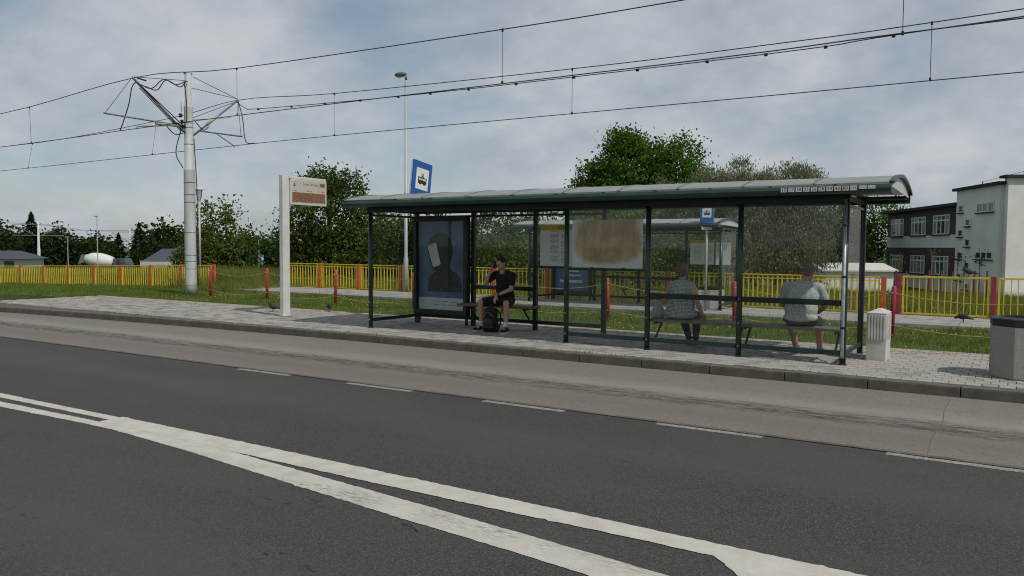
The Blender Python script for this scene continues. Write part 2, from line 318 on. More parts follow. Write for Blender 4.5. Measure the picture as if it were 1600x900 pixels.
# ------------------------------------------------------------------ mesh helpers
class MB:
    def __init__(s): s.v = []; s.f = []
    def add(s, vs, fs):
        o = len(s.v); s.v += [tuple(v) for v in vs]; s.f += [tuple(i+o for i in f) for f in fs]; return s
    def box(s, x0, x1, y0, y1, z0, z1):
        return s.add([(x0, y0, z0), (x1, y0, z0), (x1, y1, z0), (x0, y1, z0), (x0, y0, z1), (x1, y0, z1), (x1, y1, z1), (x0, y1, z1)],
                     [(3, 2, 1, 0), (4, 5, 6, 7), (0, 1, 5, 4), (1, 2, 6, 5), (2, 3, 7, 6), (3, 0, 4, 7)])
    def bbox(s, x0, x1, y0, y1, z0, z1, b=.01):
        """box with bevelled edges"""
        bm = bmesh.new(); m = bmesh.ops.create_cube(bm, size=1)
        for v in bm.verts: v.co = Vector((x0+(v.co.x+.5)*(x1-x0), y0+(v.co.y+.5)*(y1-y0), z0+(v.co.z+.5)*(z1-z0)))
        bmesh.ops.bevel(bm, geom=bm.edges[:], offset=b, segments=2, affect='EDGES', profile=.7)
        bm.verts.index_update(); s.add([v.co for v in bm.verts], [[v.index for v in f.verts] for f in bm.faces]); bm.free(); return s
    def tube(s, pts, r, n=8, cap=True):
        pts = [Vector(p) for p in pts]; rs = r if isinstance(r, (list, tuple)) else [r]*len(pts)
        o = len(s.v); prev = None
        for i, p in enumerate(pts):
            d = (pts[min(i+1, len(pts)-1)]-pts[max(i-1, 0)]).normalized()
            if prev is None:
                a = Vector((0, 0, 1)) if abs(d.z) < .9 else Vector((1, 0, 0)); prev = d.cross(a).normalized()
            e1 = (prev-d*prev.dot(d)).normalized(); e2 = d.cross(e1); prev = e1
            for k in range(n):
                a = 2*math.pi*k/n; q = p+(e1*math.cos(a)+e2*math.sin(a))*rs[i]; s.v.append(tuple(q))
        for i in range(len(pts)-1):
            for k in range(n):
                a = o+i*n+k; b = o+i*n+(k+1) % n; s.f.append((a, b, b+n, a+n))
        if cap:
            s.f.append(tuple(o+k for k in reversed(range(n)))); s.f.append(tuple(o+(len(pts)-1)*n+k for k in range(n)))
        return s
    def lathe(s, prof, cx=0, cy=0, n=16):
        o = len(s.v)
        for r, z in prof:
            for k in range(n):
                a = 2*math.pi*k/n; s.v.append((cx+r*math.cos(a), cy+r*math.sin(a), z))
        for i in range(len(prof)-1):
            for k in range(n):
                a = o+i*n+k; b = o+i*n+(k+1) % n; s.f.append((a, b, b+n, a+n))
        s.f.append(tuple(o+k for k in reversed(range(n)))); s.f.append(tuple(o+(len(prof)-1)*n+k for k in range(n))); return s
    def prism(s, poly, axis, a0, a1):
        """poly of 2D points extruded along axis from a0 to a1"""
        def P(u, v, w):
            return {'x': (w, u, v), 'y': (u, w, v), 'z': (u, v, w)}[axis]
        n = len(poly); vs = [P(u, v, a0) for u, v in poly]+[P(u, v, a1) for u, v in poly]
        fs = [tuple(range(n)), tuple(range(2*n-1, n-1, -1))]+[((i+1) % n, i, i+n, (i+1) % n+n) for i in range(n)]
        return s.add(vs, fs)
    def sphere(s, c, r, n=10, m=6):
        rx, ry, rz = r if isinstance(r, tuple) else (r, r, r); o = len(s.v)
        s.v.append((c[0], c[1], c[2]-rz))
        for i in range(1, m):
            ph = -math.pi/2+math.pi*i/m
            for k in range(n):
                a = 2*math.pi*k/n; s.v.append((c[0]+rx*math.cos(ph)*math.cos(a), c[1]+ry*math.cos(ph)*math.sin(a), c[2]+rz*math.sin(ph)))
        s.v.append((c[0], c[1], c[2]+rz)); t = len(s.v)-1
        for k in range(n):
            s.f.append((o, o+1+(k+1) % n, o+1+k)); s.f.append((t, t-n+k, t-n+(k+1) % n))
        for i in range(m-2):
            for k in range(n):
                a = o+1+i*n+k; b = o+1+i*n+(k+1) % n; s.f.append((a, b, b+n, a+n))
        return s
    def mesh(s, name):
        me = bpy.data.meshes.new(name); me.from_pydata(s.v, [], s.f); me.update()
        bm = bmesh.new(); bm.from_mesh(me); bmesh.ops.recalc_face_normals(bm, faces=bm.faces[:]); bm.to_mesh(me); bm.free(); return me
    def build(s, name, mat, parent=None, smooth=False):
        me = s.mesh(name); me.materials.append(mat)
        if smooth: me.polygons.foreach_set('use_smooth', [True]*len(me.polygons))
        return link(name, me, parent)
def link(name, me, parent=None):
    o = bpy.data.objects.new(name, me); COL.objects.link(o)
    if parent: o.parent = parent
    return o
def tag(o, label=None, cat=None, group=None, kind=None):
    if label: o['label'] = label
    if cat: o['category'] = cat
    if group: o['group'] = group
    if kind: o['kind'] = kind
    return o
def empty(name, loc=(0, 0, 0), rz=0, **kw):
    o = bpy.data.objects.new(name, None); COL.objects.link(o); o.location = loc; o.rotation_euler = (0, 0, rz); o.empty_display_size = .1
    return tag(o, **kw)
def copy_tree(o, parent=None):
    c = o.copy(); COL.objects.link(c); c.parent = parent
    for ch in list(o.children): copy_tree(ch, c)
    return c
def fast_mesh(name, verts, loops_per, mat):
    """verts (n*k,3); faces are consecutive groups of k vertices"""
    me = bpy.data.meshes.new(name); nv = len(verts); nf = nv//loops_per
    me.vertices.add(nv); me.vertices.foreach_set('co', np.ascontiguousarray(verts, dtype=np.float32).ravel())
    me.loops.add(nv); me.loops.foreach_set('vertex_index', np.arange(nv, dtype=np.int32))
    me.polygons.add(nf); me.polygons.foreach_set('loop_start', np.arange(nf, dtype=np.int32)*loops_per)
    me.update(calc_edges=True); me.materials.append(mat); return me
def text_mesh(s, size, mat, align='CENTER'):
    cu = bpy.data.curves.new('lettering', 'FONT'); cu.body = s; cu.size = size; cu.align_x = align; cu.align_y = 'CENTER'; cu.resolution_u = 2
    o = bpy.data.objects.new('lettering', cu); COL.objects.link(o); dg = bpy.context.evaluated_depsgraph_get()
    me = bpy.data.meshes.new_from_object(o.evaluated_get(dg)); bpy.data.objects.remove(o); me.materials.clear(); me.materials.append(mat); return me
def text(s, size, mat, loc, rot, parent, align='CENTER'):
    o = link('lettering', text_mesh(s, size, mat, align), parent); o.location = loc; o.rotation_euler = rot; return o
FRONT = (rad(90), 0, 0)          # text that faces -Y
def smooth_path(pts, n=6):
    """Catmull-Rom through pts"""
    P = [Vector(p) for p in pts]; P = [P[0]*2-P[1]]+P+[P[-1]*2-P[-2]]; o = []
    for i in range(1, len(P)-2):
        for k in range(n):
            t = k/n; a, b, c, d = P[i-1:i+3]
            o.append(.5*((2*b)+(c-a)*t+(2*a-5*b+4*c-d)*t*t+(3*b-a-3*c+d)*t**3))
    o.append(P[-2]); return o

# ------------------------------------------------------------------ setting
def drop(x): return -.02*max(0., -27-x)
def gz(x, y):
    z = -.32 if y < 13.9 else -.10
    if y > 23: z -= .035*(min(y, 85)-23)
    return z+(max(-2.2, drop(x)) if y > 13.9 else 0)
def kerb_y(x):   # front edge of the kerb, very slightly bowed
    if x > -9: return 10.66-.0045*max(0, x+9)*1.5
    return 10.66-.0042*(x+9)**2*.85 if x > -24 else 9.86+.10*(x+24)*.0

xs = list(np.linspace(-1500, -160, 10))+list(np.arange(-140, -44, 8.))+list(np.arange(-44, 14, 2.))+list(np.arange(16, 100, 12.))+[150, 400, 1500]
ys = [-1500, -300, -60, -20, 0, 8, 13.88, 13.92, 16, 18, 20, 22, 23, 25]+list(np.arange(28, 90, 4.))+[100, 140, 250, 600, 2500]
g = MB(); nx = len(xs)
for y in ys:
    for x in xs: g.v.append((x, y, gz(x, y)+(0 if y < 24 else random.uniform(-.08, .08))))
for j in range(len(ys)-1):
    for i in range(nx-1): g.f.append((j*nx+i, j*nx+i+1, (j+1)*nx+i+1, (j+1)*nx+i))
tag(g.build('ground', M['ground'], smooth=False), kind='structure')

def strip(name, mat, x0, x1, yf0, yf1, z, step=2., parent=None):
    m = MB(); xx = list(np.arange(x0, x1, step))+[x1]
    for x in xx: m.v += [(x, yf0(x), z), (x, yf1(x), z)]
    for i in range(len(xx)-1): m.f.append((2*i, 2*i+2, 2*i+3, 2*i+1))
    return m.build(name, mat, parent)
road = tag(strip('road', M['asphalt'], -240, 60, lambda x: -5., lambda x: 7.46, -.13), kind='structure')
bay = tag(strip('bus_bay', M['bay'], -240, 60, lambda x: 7.44, lambda x: kerb_y(x)+.06, -.127), kind='structure')
# sealed joint across the bay and along the seam
MB().tube(smooth_path([(-.58, 7.5, -.129), (-.60, 8.2, -.129), (-.57, 9.0, -.129), (-.60, 9.7, -.129), (-.59, 10.45, -.129)], 6), .0045, 6).build('joint', M['kerb'], bay)
MB().add([(x, y, -.1225) for x, y in [(-30, 7.40), (12, 7.40), (12, 7.47), (-30, 7.47)]], [(0, 1, 2, 3)]).build('seam', M['kerb'], bay)
# markings
def poly_mark(name, pts, mat=M['paint'], z=-.1272):
    P = []
    for (xa, ya), (xb, yb) in zip(pts, pts[1:]+pts[:1]):
        L = math.hypot(xb-xa, yb-ya); n = max(1, min(400, int(L/.035))) if xa > -14 or xb > -14 else 1
        if L > 30: P.append((xa, ya)); continue
        for i in range(n):
            j = 0 if i == 0 else random.gauss(0, .0032)+(random.random() < .06)*random.uniform(-.012, .004); t = i/n
            P.append((xa+(xb-xa)*t-(yb-ya)/L*j, ya+(yb-ya)*t+(xb-xa)/L*j))
    MB().add([(x, y, z) for x, y in P], [tuple(range(len(P)))]).build(name, mat, road)
poly_mark('lane_line', [(-60, 4.47), (-9.6, 4.475), (-7.46, 4.485), (-7.5, 4.60), (-9.9, 4.605), (-60, 4.60)])
poly_mark('lane_line', [(-60, 4.215), (-9.1, 4.215), (-7.52, 4.262), (-7.10, 4.262), (-7.12, 4.372), (-7.55, 4.38), (-9.4, 4.355), (-60, 4.35)])
poly_mark('lane_line', [(-7.52, 4.383), (-7.08, 4.262), (-5.77, 4.15), (-4.43, 3.99), (-3.17, 3.845), (-2.37, 3.775), (-1.85, 3.71), (.6, 3.41), (.6, 3.66), (-1.49, 3.94), (-2.55, 4.055), (-3.65, 4.17), (-5.45, 4.345), (-6.6, 4.40)], z=-.1262)
poly_mark('lane_line', [(-7.5, 4.39), (-5.45, 4.35), (-4.82, 4.34), (-3.81, 4.33), (-2.72, 4.33), (-1.84, 4.34), (-1.38, 4.335), (-1.17, 4.12), (-.4, 3.6), (0, 3.6), (-.75, 4.31), (3, 4.27), (3, 4.49), (-.63, 4.51), (-2.87, 4.56), (-5.52, 4.61), (-7.5, 4.63)], z=-.1252)
for i in range(-1, 4):
    x = -7.06+i*2.06
    poly_mark('edge_dash', [(x, 7.30), (x+1.03, 7.30), (x+1.03, 7.395), (x, 7.395)], M['worn'])

# pavement: bed, kerb stones, paving stones
PX0, PX1 = -24.0, 6.0
pav = tag(strip('pavement', M['bed'], PX0, PX1, lambda x: kerb_y(x)+.1, lambda x: 14.08, -.012, 1.), kind='structure')
kb = MB().bbox(-.496, .496, 0, .17, -.30, .0, .022).mesh('kerb_stone'); kb.materials.append(M['kerb'])
x = -60.
while x < 12:
    o = link('kerb_stone', kb, pav); y0, y1 = kerb_y(x-.5), kerb_y(x+.5)
    o.location = (x, (y0+y1)/2, random.uniform(-.003, .003)); o.rotation_euler = (0, 0, math.atan2(y1-y0, 1)); x += 1.0
stone_meshes = {}
def stone_mesh(w, d, mat):
    k = (w, d, mat)
    if k not in stone_meshes:
        b = .008; m = MB(); a = [(-w/2, -d/2), (w/2, -d/2), (w/2, d/2), (-w/2, d/2)]
        vs = [(x, y, -.05) for x, y in a]+[(x, y, -.006) for x, y in a]+[(x-math.copysign(b, x), y-math.copysign(b, y), 0) for x, y in a]
        fs = [(8, 9, 10, 11)]
        for i in range(4):
            j = (i+1) % 4; fs += [(i, j, j+4, i+4), (i+4, j+4, j+8, i+8)]
        m.add(vs, fs); me = m.mesh('paving_stone'); me.materials.append(M[mat]); stone_meshes[k] = me
    return stone_meshes[k]
stones = []
row = 0; y = 10.86
while y < 14.02:
    red = 13.55 < y < 13.85; edge = y > 13.85; slabrow = 11.68 < y < 11.86
    d = .195; w = .165 if not slabrow else .5
    n = int((PX1-PX0)/(w+.008)); off = (row % 2)*.5*(w+.008)
    for i in range(n):
        xx = PX0+off+(i+.5)*(w+.008)
        if y < kerb_y(xx)+.17+.005: 
            if y+.1 < kerb_y(xx)+.17: continue
        if xx > PX1-.1: continue
        if -24.6-(xx) > 0: continue
        r = random.random()
        mt = 'stoneR' if red else 'stoneA' if edge or slabrow else ('stoneB' if r < .28 else 'stoneC' if r < .45 else 'stoneA')
        stones.append((xx, y+d/2, w, d, mt))
    y += d+.008; row += 1
def near(s):
    X, Y = s[0], s[1]; D = .533*-X+.846*Y; rr = .846*X+.533*Y
    vis = abs(rr/D) < .645 and Y/max(D, .1) > 0
    return (0 if vis else 1e3)+D
stones.sort(key=near)
for s in stones[:298]:
    o = link('paving_stone', stone_mesh(s[2], s[3], s[4]), pav); o.location = (s[0], s[1], random.uniform(-.004, .004))
    o.rotation_euler = (random.uniform(-.012, .012), random.uniform(-.012, .012), random.uniform(-.012, .012))
rest = {}
for s in stones[298:]:
    m = rest.setdefault(s[4], MB()); z = random.uniform(-.004, .004); w, d = s[2]/2, s[3]/2; tx, ty = random.uniform(-.003, .003), random.uniform(-.003, .003)
    a = [(-w, -d), (w, -d), (w, d), (-w, d)]
    m.add([(s[0]+p, s[1]+q, -.03) for p, q in a]+[(s[0]+p*.93, s[1]+q*.94, z+p*tx/w+q*ty/d) for p, q in a], [(4, 5, 6, 7), (0, 1, 5, 4), (1, 2, 6, 5), (2, 3, 7, 6), (3, 0, 4, 7)])
for k, m in rest.items():
    tag(m.build('paving', M[k], pav), kind='stuff')
# pavement rear edging
for i in range(30):
    MB().bbox(PX0+i*1.0+.004, PX0+i*1.0+.996, 14.06, 14.14, -.2, .004, .008).build('edging', M['slab'], pav)

# far tram platform: slabs
plat = tag(MB().box(-26, 8, 19.3, 21.75, -.5, -.05).build('far_platform', M['bed']), kind='structure')
for j in range(5):
    for i in range(56):
        x = -25.6+i*.6
        MB().box(x+.006, x+.594, 19.3+j*.49+.006, 19.3+j*.49+.484, -.1, -.02+random.uniform(-.006, .006)).build('slab', M['slab'], plat)
for i in range(34):
    MB().bbox(-26+i+.004, -26+i+.996, 19.18, 19.295, -.4, -.01, .01).build('edging', M['slab'], plat)
path = tag(MB().add([(-26.2, 21.7, -.09), (-24.9, 21.7, -.09), (-33, 60, -1.42), (-35.5, 60, -1.42)], [(0, 1, 2, 3)]).build('path', M['slab']), kind='structure')

# ------------------------------------------------------------------ bus shelters
def make_shelter(root, nb, front_posts, back_posts, ad_bay, glass_front, glass_back, over=.60):
    """local frame: x from 0 (right end) to -nb*1.44, y 0 front .. 1.43 back, z 0 floor"""
    L = nb*1.44; D = 1.43; B = lambda *a, m='green', n='rail', b=.006: MB().bbox(*a, b).build(n, M[m], root)
    for k in front_posts:
        p = MB().tube([(-1.44*k, 0, -.02), (-1.44*k, 0, 2.26)], .042, 12).build('post', M['green'], root, True)
        MB().lathe([(.062, 0), (.062, .012), (.048, .02)], -1.44*k, 0, 12).build('base_flange', M['green'], p)
        for z in (.16, .5, .85):
            MB().sphere((-1.44*k, -.046, z), .011, 6, 4).build('bolt', M['steel'], p)
    for k in back_posts:
        p = MB().bbox(-1.44*k-.038, -1.44*k+.038, D-.04, D+.04, -.02, 2.28, .008).build('post', M['dark'], root)
    # beams
    B(-L-.05, .05, -.05, .05, 2.235, 2.33, m='dark', n='beam')
    B(-L-.05, .05, D-.05, D+.05, 2.26, 2.33, m='dark', n='beam')
    for x in (0, -L):
        B(x-.025, x+.025, .052, D-.052, 2.262, 2.322, m='dark', n='beam')
        B(x-.02, x+.02, .045, D-.045, .12, .185, n='rail'); B(x-.02, x+.02, .045, D-.045, 2.17, 2.21, n='rail')
        MB().box(x-.004, x+.004, .05, D-.05, .187, 2.168).build('pane', M['glass'], root)
    # vaulted roof
    y0, y1 = -.40, 1.72; prof = []
    for i in range(15):
        t = i/14; prof.append((y0+(y1-y0)*t, 2.425+.20*math.sin(math.pi*(t*.92+.04))**.8-.035*t))
    R0, R1 = -L-.34, over; npan = round((R1-R0)/.965); pw = (R1-R0)/npan
    roof = empty('roof', (0, 0, 0)); roof.parent = root
    for i in range(npan):
        a, b = R0+i*pw+.012, R0+(i+1)*pw-.012; m = MB()
        up_ = prof; lo_ = [(y, z-.012) for y, z in prof]; ring = up_+lo_[::-1]; n = len(ring)
        m.v = [(a, y, z) for y, z in ring]+[(b, y, z) for y, z in ring]
        m.f = [(j, (j+1) % n, (j+1) % n+n, j+n) for j in range(n)]
        m.build('roof_panel', M['poly'], roof, True)
    for i in range(npan+1):
        x = R0+i*pw; w = .013 if 0 < i < npan else .03; m = MB()
        ring = [(y, z+.01) for y, z in prof]+[(y, z-.03) for y, z in prof[::-1]]; n = len(ring)
        m.v = [(x-w, y, z) for y, z in ring]+[(x+w, y, z) for y, z in ring]; m.f = [(j, (j+1) % n, (j+1) % n+n, j+n) for j in range(n)]
        for j in range(len(prof)-1):
            k = n-1-j; m.f += [(j, j+1, k-1, k), (j+n, j+1+n, k-1+n, k+n)]
        m.build('rib', M['bracket'] if 0 < i < npan else M['green'], roof)
    for x in (R0+.02, R1-.02):
        m = MB(); m.prism([(y0+.03, 2.415)]+[(y, z-.035) for y, z in prof[1:-1]]+[(y1-.03, 2.36)], 'x', x-.004, x+.004); m.build('end_panel', M['polyend'], roof)
    m = MB(); m.prism([(y0, 2.435), (y0-.022, 2.425), (y0-.035, 2.385), (y0-.022, 2.34), (y0+.02, 2.322), (y0+.10, 2.33), (y0+.10, 2.345), (y0+.02, 2.345), (y0-.002, 2.36)], 'x', R0, R1)
    fas = m.build('fascia', M['fascia'], root)
    m = MB(); m.prism([(y1, 2.40), (y1+.03, 2.37), (y1+.02, 2.28), (y1-.07, 2.28), (y1-.07, 2.30), (y1-.005, 2.31)], 'x', R0, R1); m.build('gutter', M['green'], root)
    for i in range(nb+1):
        m = MB(); m.tube([(-1.44*i, y0+.05, 2.34), (-1.44*i, .2, 2.375), (-1.44*i, D, 2.375), (-1.44*i, y1-.04, 2.31)], .022, 6); m.build('roof_bow', M['dark'], root)
    MB().bbox(R0+.03, R1-.03, y0+.10, .055, 2.332, 2.345, .003).build('soffit', M['dark'], root)
    MB().bbox(R0+.03, R1-.03, 1.36, y1-.07, 2.332, 2.345, .003).build('soffit', M['dark'], root)
    def wall(k, y, mid=None, glassm='glass', sub=None, top=2.2):
        a, b = -1.44*(k+1)+.042, -1.44*k-.042
        B(a, b, y-.022, y+.022, .125, .195, m='green' if y < .5 else 'dark')
        B(a, b, y-.022, y+.022, top-.02, top+.02, m='dark')
        if mid: B(a, b, y-.03, y+.03, mid-.04, mid+.04, m='dark')
        if sub: B(a, b, y-.02, y+.02, sub-.016, sub+.016, m='dark')
        MB().box(a+.004, b-.004, y-.004, y+.004, .197, top-.022).build('pane', M[glassm], root)
    for k, mid, gm, sub in glass_front: wall(k, 0, mid, gm, sub, 2.225)
    for k, mid, gm, sub in glass_back: wall(k, D, mid, gm, sub)
    if ad_bay is not None:
        a, b = -1.44*(ad_bay+1)+.05, -1.44*ad_bay-.05
        case = MB()
        case.bbox(a, a+.075, D-.19, D-.045, .20, 2.2, .01).bbox(b-.075, b, D-.19, D-.045, .20, 2.2, .01)
        case.bbox(a, b, D-.187, D-.047, 2.10, 2.2, .01).bbox(a, b, D-.187, D-.047, .20, .30, .01).box(a+.06, b-.06, D-.06, D-.05, .25, 2.15)
        co = case.build('poster_case', M['dark'], root)
        for p_, q_, r_ in (((a+.2, D-.17, .2), (a+.17, D-.20, .0), .013), ((a+.05, D-.1, .2), (a+.05, D-.1, 0), .03), ((b-.05, D-.1, .2), (b-.05, D-.1, 0), .03)): MB().tube([p_, q_], r_, 6).build('foot', M['dark'], co)
        return fas, case, (a+.075, b-.075, D-.09, .30, 2.10), co
    return fas, None, None, None
def bench(root, a, b, y0, y1, supports, wallsign, mat):
    s = empty('bench', (0, 0, 0)); s.parent = root
    n = 3; w = (y1-y0)/n
    for i in range(n):
        MB().bbox(a, b, y0+i*w+.008, y0+(i+1)*w-.008, .435, .475, .008).build('plank', M[mat], s)
    for x in supports:
        ye = y1 if wallsign > 0 else y0; yo = y0+.05 if wallsign > 0 else y1-.05
        MB().tube([(x, ye, .415), (x, yo, .415)], .018, 6).tube([(x, yo+.03*wallsign, .41), (x, ye, .13)], .018, 6).build('bracket', M['dark'], s)
    return s

sh = empty('bus_shelter', (-1.98, 11.70, 0), label='long dark green glazed bus shelter with curved grey roof in the foreground', cat='bus shelter')
fas, _, ad, case = make_shelter(sh, 6, (0, 1, 2, 3, 6), (6, 5, 4, 3, 0), 5,
    [(0, .85, 'glass', None), (1, .85, 'glass', None), (2, None, 'glassdirty', 1.235)],
    [(5, None, 'glass', None), (4, .79, 'glass', None), (3, None, 'glass', 1.215)])
bench(sh, -7.28, -5.60, .96, 1.34, (-7.0, -5.78), 1, 'wood')
bench(sh, -2.93, -.06, .10, .50, (-2.80, -1.50, -1.38, -.12), -1, 'woodgrey')
MB().tube([(.0, -.075, 2.27), (.0, -.075, .14), (0, -.05, .1)], .024, 10).build('downpipe', M['steel'], sh, True)
for z in (.5, 1.2, 1.9): MB().tube([(0, -.075, z), (0, -.075, z+.03)], .03, 10).build('pipe_clip', M['dark'], sh)
# line number plates on the fascia
nums = ['15', '17', '18', '25', '26', '28', '34', '40', '80', '131']
for i, s in enumerate(nums):
    x = -.735+i*.0985; c = 'red' if i > 6 else 'white'
    p = MB().bbox(x-.043, x+.043, -.448, -.438, 2.356, 2.426, .003).build('number_plate', M['red' if i > 6 else 'print'], sh)
    MB().box(x-.040, x+.040, -.4505, -.4482, 2.360, 2.422).build('plate_face', M['white'], p)
    text(s, .066 if len(s) < 3 else .052, M['print'], (x, -.4515, 2.390), FRONT, p)
for i in range(2):
    x = .262+i*.105
    p = MB().bbox(x-.045, x+.045, -.448, -.438, 2.375, 2.418, .003).build('number_plate', M['white'], sh)
    text(('NOCNY', '904 907')[i], .024, M['greyprint'], (x, -.4495, 2.396), FRONT, p)
# advertisement poster inside the case
A0, A1, AY, AZ0, AZ1 = ad
def uv(u, v): return (A0+(A1-A0)*u, AZ1-(AZ1-AZ0)*v)
post = MB().box(A0, A1, AY-.003, AY+.003, AZ0, AZ1).build('poster', M['poster'], case)
def pp(pts, mat, lay, name='print'):
    MB().prism([uv((x-75)/345, (y-25)/655) for x, y in pts], 'y', AY-.0045-.002*lay, AY-.0040-.002*lay).build(name, mat, post)
hood = [(140, 190), (158, 152), (190, 122), (235, 106), (272, 115), (303, 145), (322, 195), (329, 250), (318, 310), (300, 362), (322, 388), (358, 412), (382, 450), (390, 548), (139, 548), (146, 462), (162, 428), (205, 395), (180, 378), (160, 330), (146, 270)]
pp(hood, M['posterdark'], 0, 'hooded_figure')
pp([(148, 470), (165, 432), (205, 402), (235, 420), (300, 372), (322, 392), (356, 416), (380, 452), (386, 545), (143, 545)], M['posterjacket'], 1, 'jacket')
def rrect(c, n=5, r=14):
    o = []
    for i in range(4):
        p = Vector(c[i]); a = (Vector(c[i-1])-p).normalized(); b = (Vector(c[(i+1) % 4])-p).normalized()
        for k in range(n+1):
            t = k/n; q = (1-t)**2*(p+a*r)+2*t*(1-t)*p+t*t*(p+b*r); o.append(tuple(q))
    return o
pp(rrect([(132, 200), (210, 170), (248, 350), (178, 378)]), M['print'], 2, 'phone_rim')
pp(rrect([(140, 206), (204, 182), (240, 346), (182, 366)]), M['posterwhite'], 3, 'phone_screen')
pp(rrect([(158, 206), (184, 196), (186, 203), (160, 213)], 3, 3), M['print'], 4, 'phone_notch')
pp([(75, 592), (420, 592), (420, 680), (75, 680)], M['posterwhite'], 1, 'footer')
for i, (x, y, w) in enumerate([(98, 612, 30), (185, 614, 50), (248, 616, 46), (310, 618, 50), (98, 628, 20), (186, 640, 44), (246, 642, 36), (292, 641, 12), (314, 644, 30), (352, 645, 30), (100, 616, 10)]):
    pp([(x, y), (x+w, y+1), (x+w, y+6), (x, y+5)], M['greyprint'], 3, 'small_print')
MB().box(A0, A1, AY-.06, AY-.054, AZ0, AZ1).build('poster_glass', M['glass'], case)
# stained map sheet taped behind the front glass, timetable on the rear glass
ss = MB().box(-.622, .622, -.002, .002, 0, .775).build('map_sheet', M['stained']); ss.location = (-5.582, 11.716, 1.262)
tag(ss, 'sun-browned paper sheet with pale edges taped up behind the shelter front glass', 'paper sheet')
for x in (-.25, .3): MB().bbox(x-.03, x+.03, -.012, .006, -.012, .008, .003).build('clip', M['dark'], ss)
tt = empty('timetable', (-7.03, 13.118, 1.24), label='white bus timetable board with yellow header on the shelter rear glass', cat='timetable')
MB().box(-.60, .60, -.004, 0, 0, .76).build('board', M['paper'], tt)
hd = MB().box(-.60, .60, -.007, -.0042, .665, .76).build('header', M['yellowhead'], tt)
text('SZOSA', .095, M['print'], (-.08, -.0085, .712), FRONT, hd)
def textlines(parent, x0, x1, z0, z1, n, y):
    m = MB()
    for i in range(n):
        z = z1-(z1-z0)*i/n
        if random.random() < .12: continue
        xx = x0
        while xx < x1-.02:
            w = random.uniform(.02, .07); m.box(xx, min(x1, xx+w), y-.0012, y, z-.006, z+.003); xx += w+.012
    return tag(m.build('timetable_text', M['greyprint'], parent), kind='stuff')
for a, b in ((-.38, -.20), (-.15, .04), (.1, .28), (.32, .52)): textlines(tt, a, b, .05, .64, 26, -.0046)
# far shelter
fs = empty('tram_shelter', (-6.45, 20.35, -.02), label='smaller glazed shelter on the far tram platform seen through the glass', cat='bus shelter')
_, _, ad2, case2 = make_shelter(fs, 4, (0, 4), (4, 3, 2, 1, 0), 3, [], [(3, None, 'glass', None), (2, .79, 'glass', None), (1, .79, 'glass', None), (0, None, 'glass', 1.15)], .05)
fs.scale = (1, 1, .92)
bench(fs, -3.3, -1.6, .96, 1.34, (-3.2, -1.7), 1, 'woodgrey')
A = ad2; pb = MB().box(A[0], A[1], A[2]-.003, A[2]+.003, A[3], A[4]).build('poster', pm('poster_blue', (.055, .11, .23), .4, .3, 3), case2)
for i, (u, v, w, h) in enumerate([(.2, .3, .5, .05), (.2, .4, .6, .04), (.3, .62, .4, .03), (.25, .7, .5, .03), (.15, .8, .65, .05)]):
    MB().box(A[0]+(A[1]-A[0])*u, A[0]+(A[1]-A[0])*(u+w), A[2]-.006, A[2]-.0035, A[4]-(A[4]-A[3])*(v+h), A[4]-(A[4]-A[3])*v).build('print', M['posterwhite'], pb)
t2 = empty('timetable', (-7.17, 21.74, 1.13), label='pale timetable board with yellow header in the far tram shelter', cat='timetable')
MB().box(-.60, .08, -.004, 0, 0, .68).build('board', M['paper'], t2); h2 = MB().box(-.60, .08, -.007, -.0042, .60, .68).build('header', M['yellowhead'], t2)
text('SZOSA', .06, M['print'], (-.26, -.0085, .64), FRONT, h2); textlines(t2, -.5, -.25, .1, .5, 12, -.0046); textlines(t2, -.18, .03, .05, .55, 16, -.0046)
MB().box(.13, .55, -.004, 0, 0, .62).build('board', M['paper'], t2); textlines(t2, .18, .45, .4, .55, 6, -.0046)

# ------------------------------------------------------------------ stop furniture
d = empty('departure_display', (-13.88, 12.47, 0), label='white post with a departure board of orange lit letters beside the shelter', cat='display')
MB().bbox(-.055, .055, -.10, .10, 0, 3.15, .008).build('post', M['offwhite'], d)
MB().bbox(-.09, .09, -.14, .14, 0, .015, .004).build('base_plate', M['steel'], d)
pan = MB().bbox(-.075, .075, .115, 1.225, 2.51, 3.10, .02).build('panel', M['offwhite'], d)
MB().bbox(-.08, .08, .08, 1.20, 3.085, 3.145, .012).build('hood', M['offwhite'], d)
MB().box(.0755, .079, .15, 1.195, 2.555, 3.065).build('face', M['cream'], pan)
MB().box(.0795, .082, .165, 1.17, 2.575, 2.79).build('led_screen', M['led'], pan)
MB().box(.0795, .082, 1.0, 1.16, 2.95, 3.03).build('clock', M['led'], pan)
SIDE = (rad(90), 0, rad(90))
text('Szosa Okrezna', .075, M['print'], (.0805, .72, 2.985), SIDE, pan)
for s, y, z, sz in (('Linia', .25, 2.83, .045), ('Kierunek', .68, 2.83, .045), ('Odjazd', 1.10, 2.83, .045)): text(s, sz, M['print'], (.0805, y, z), SIDE, pan)
MB().tube([(.08, .23, 2.95), (.082, .23, 3.0)], .02, 8).box(.0795, .081, .20, .26, 2.93, 2.945).build('emblem', M['greyprint'], pan)

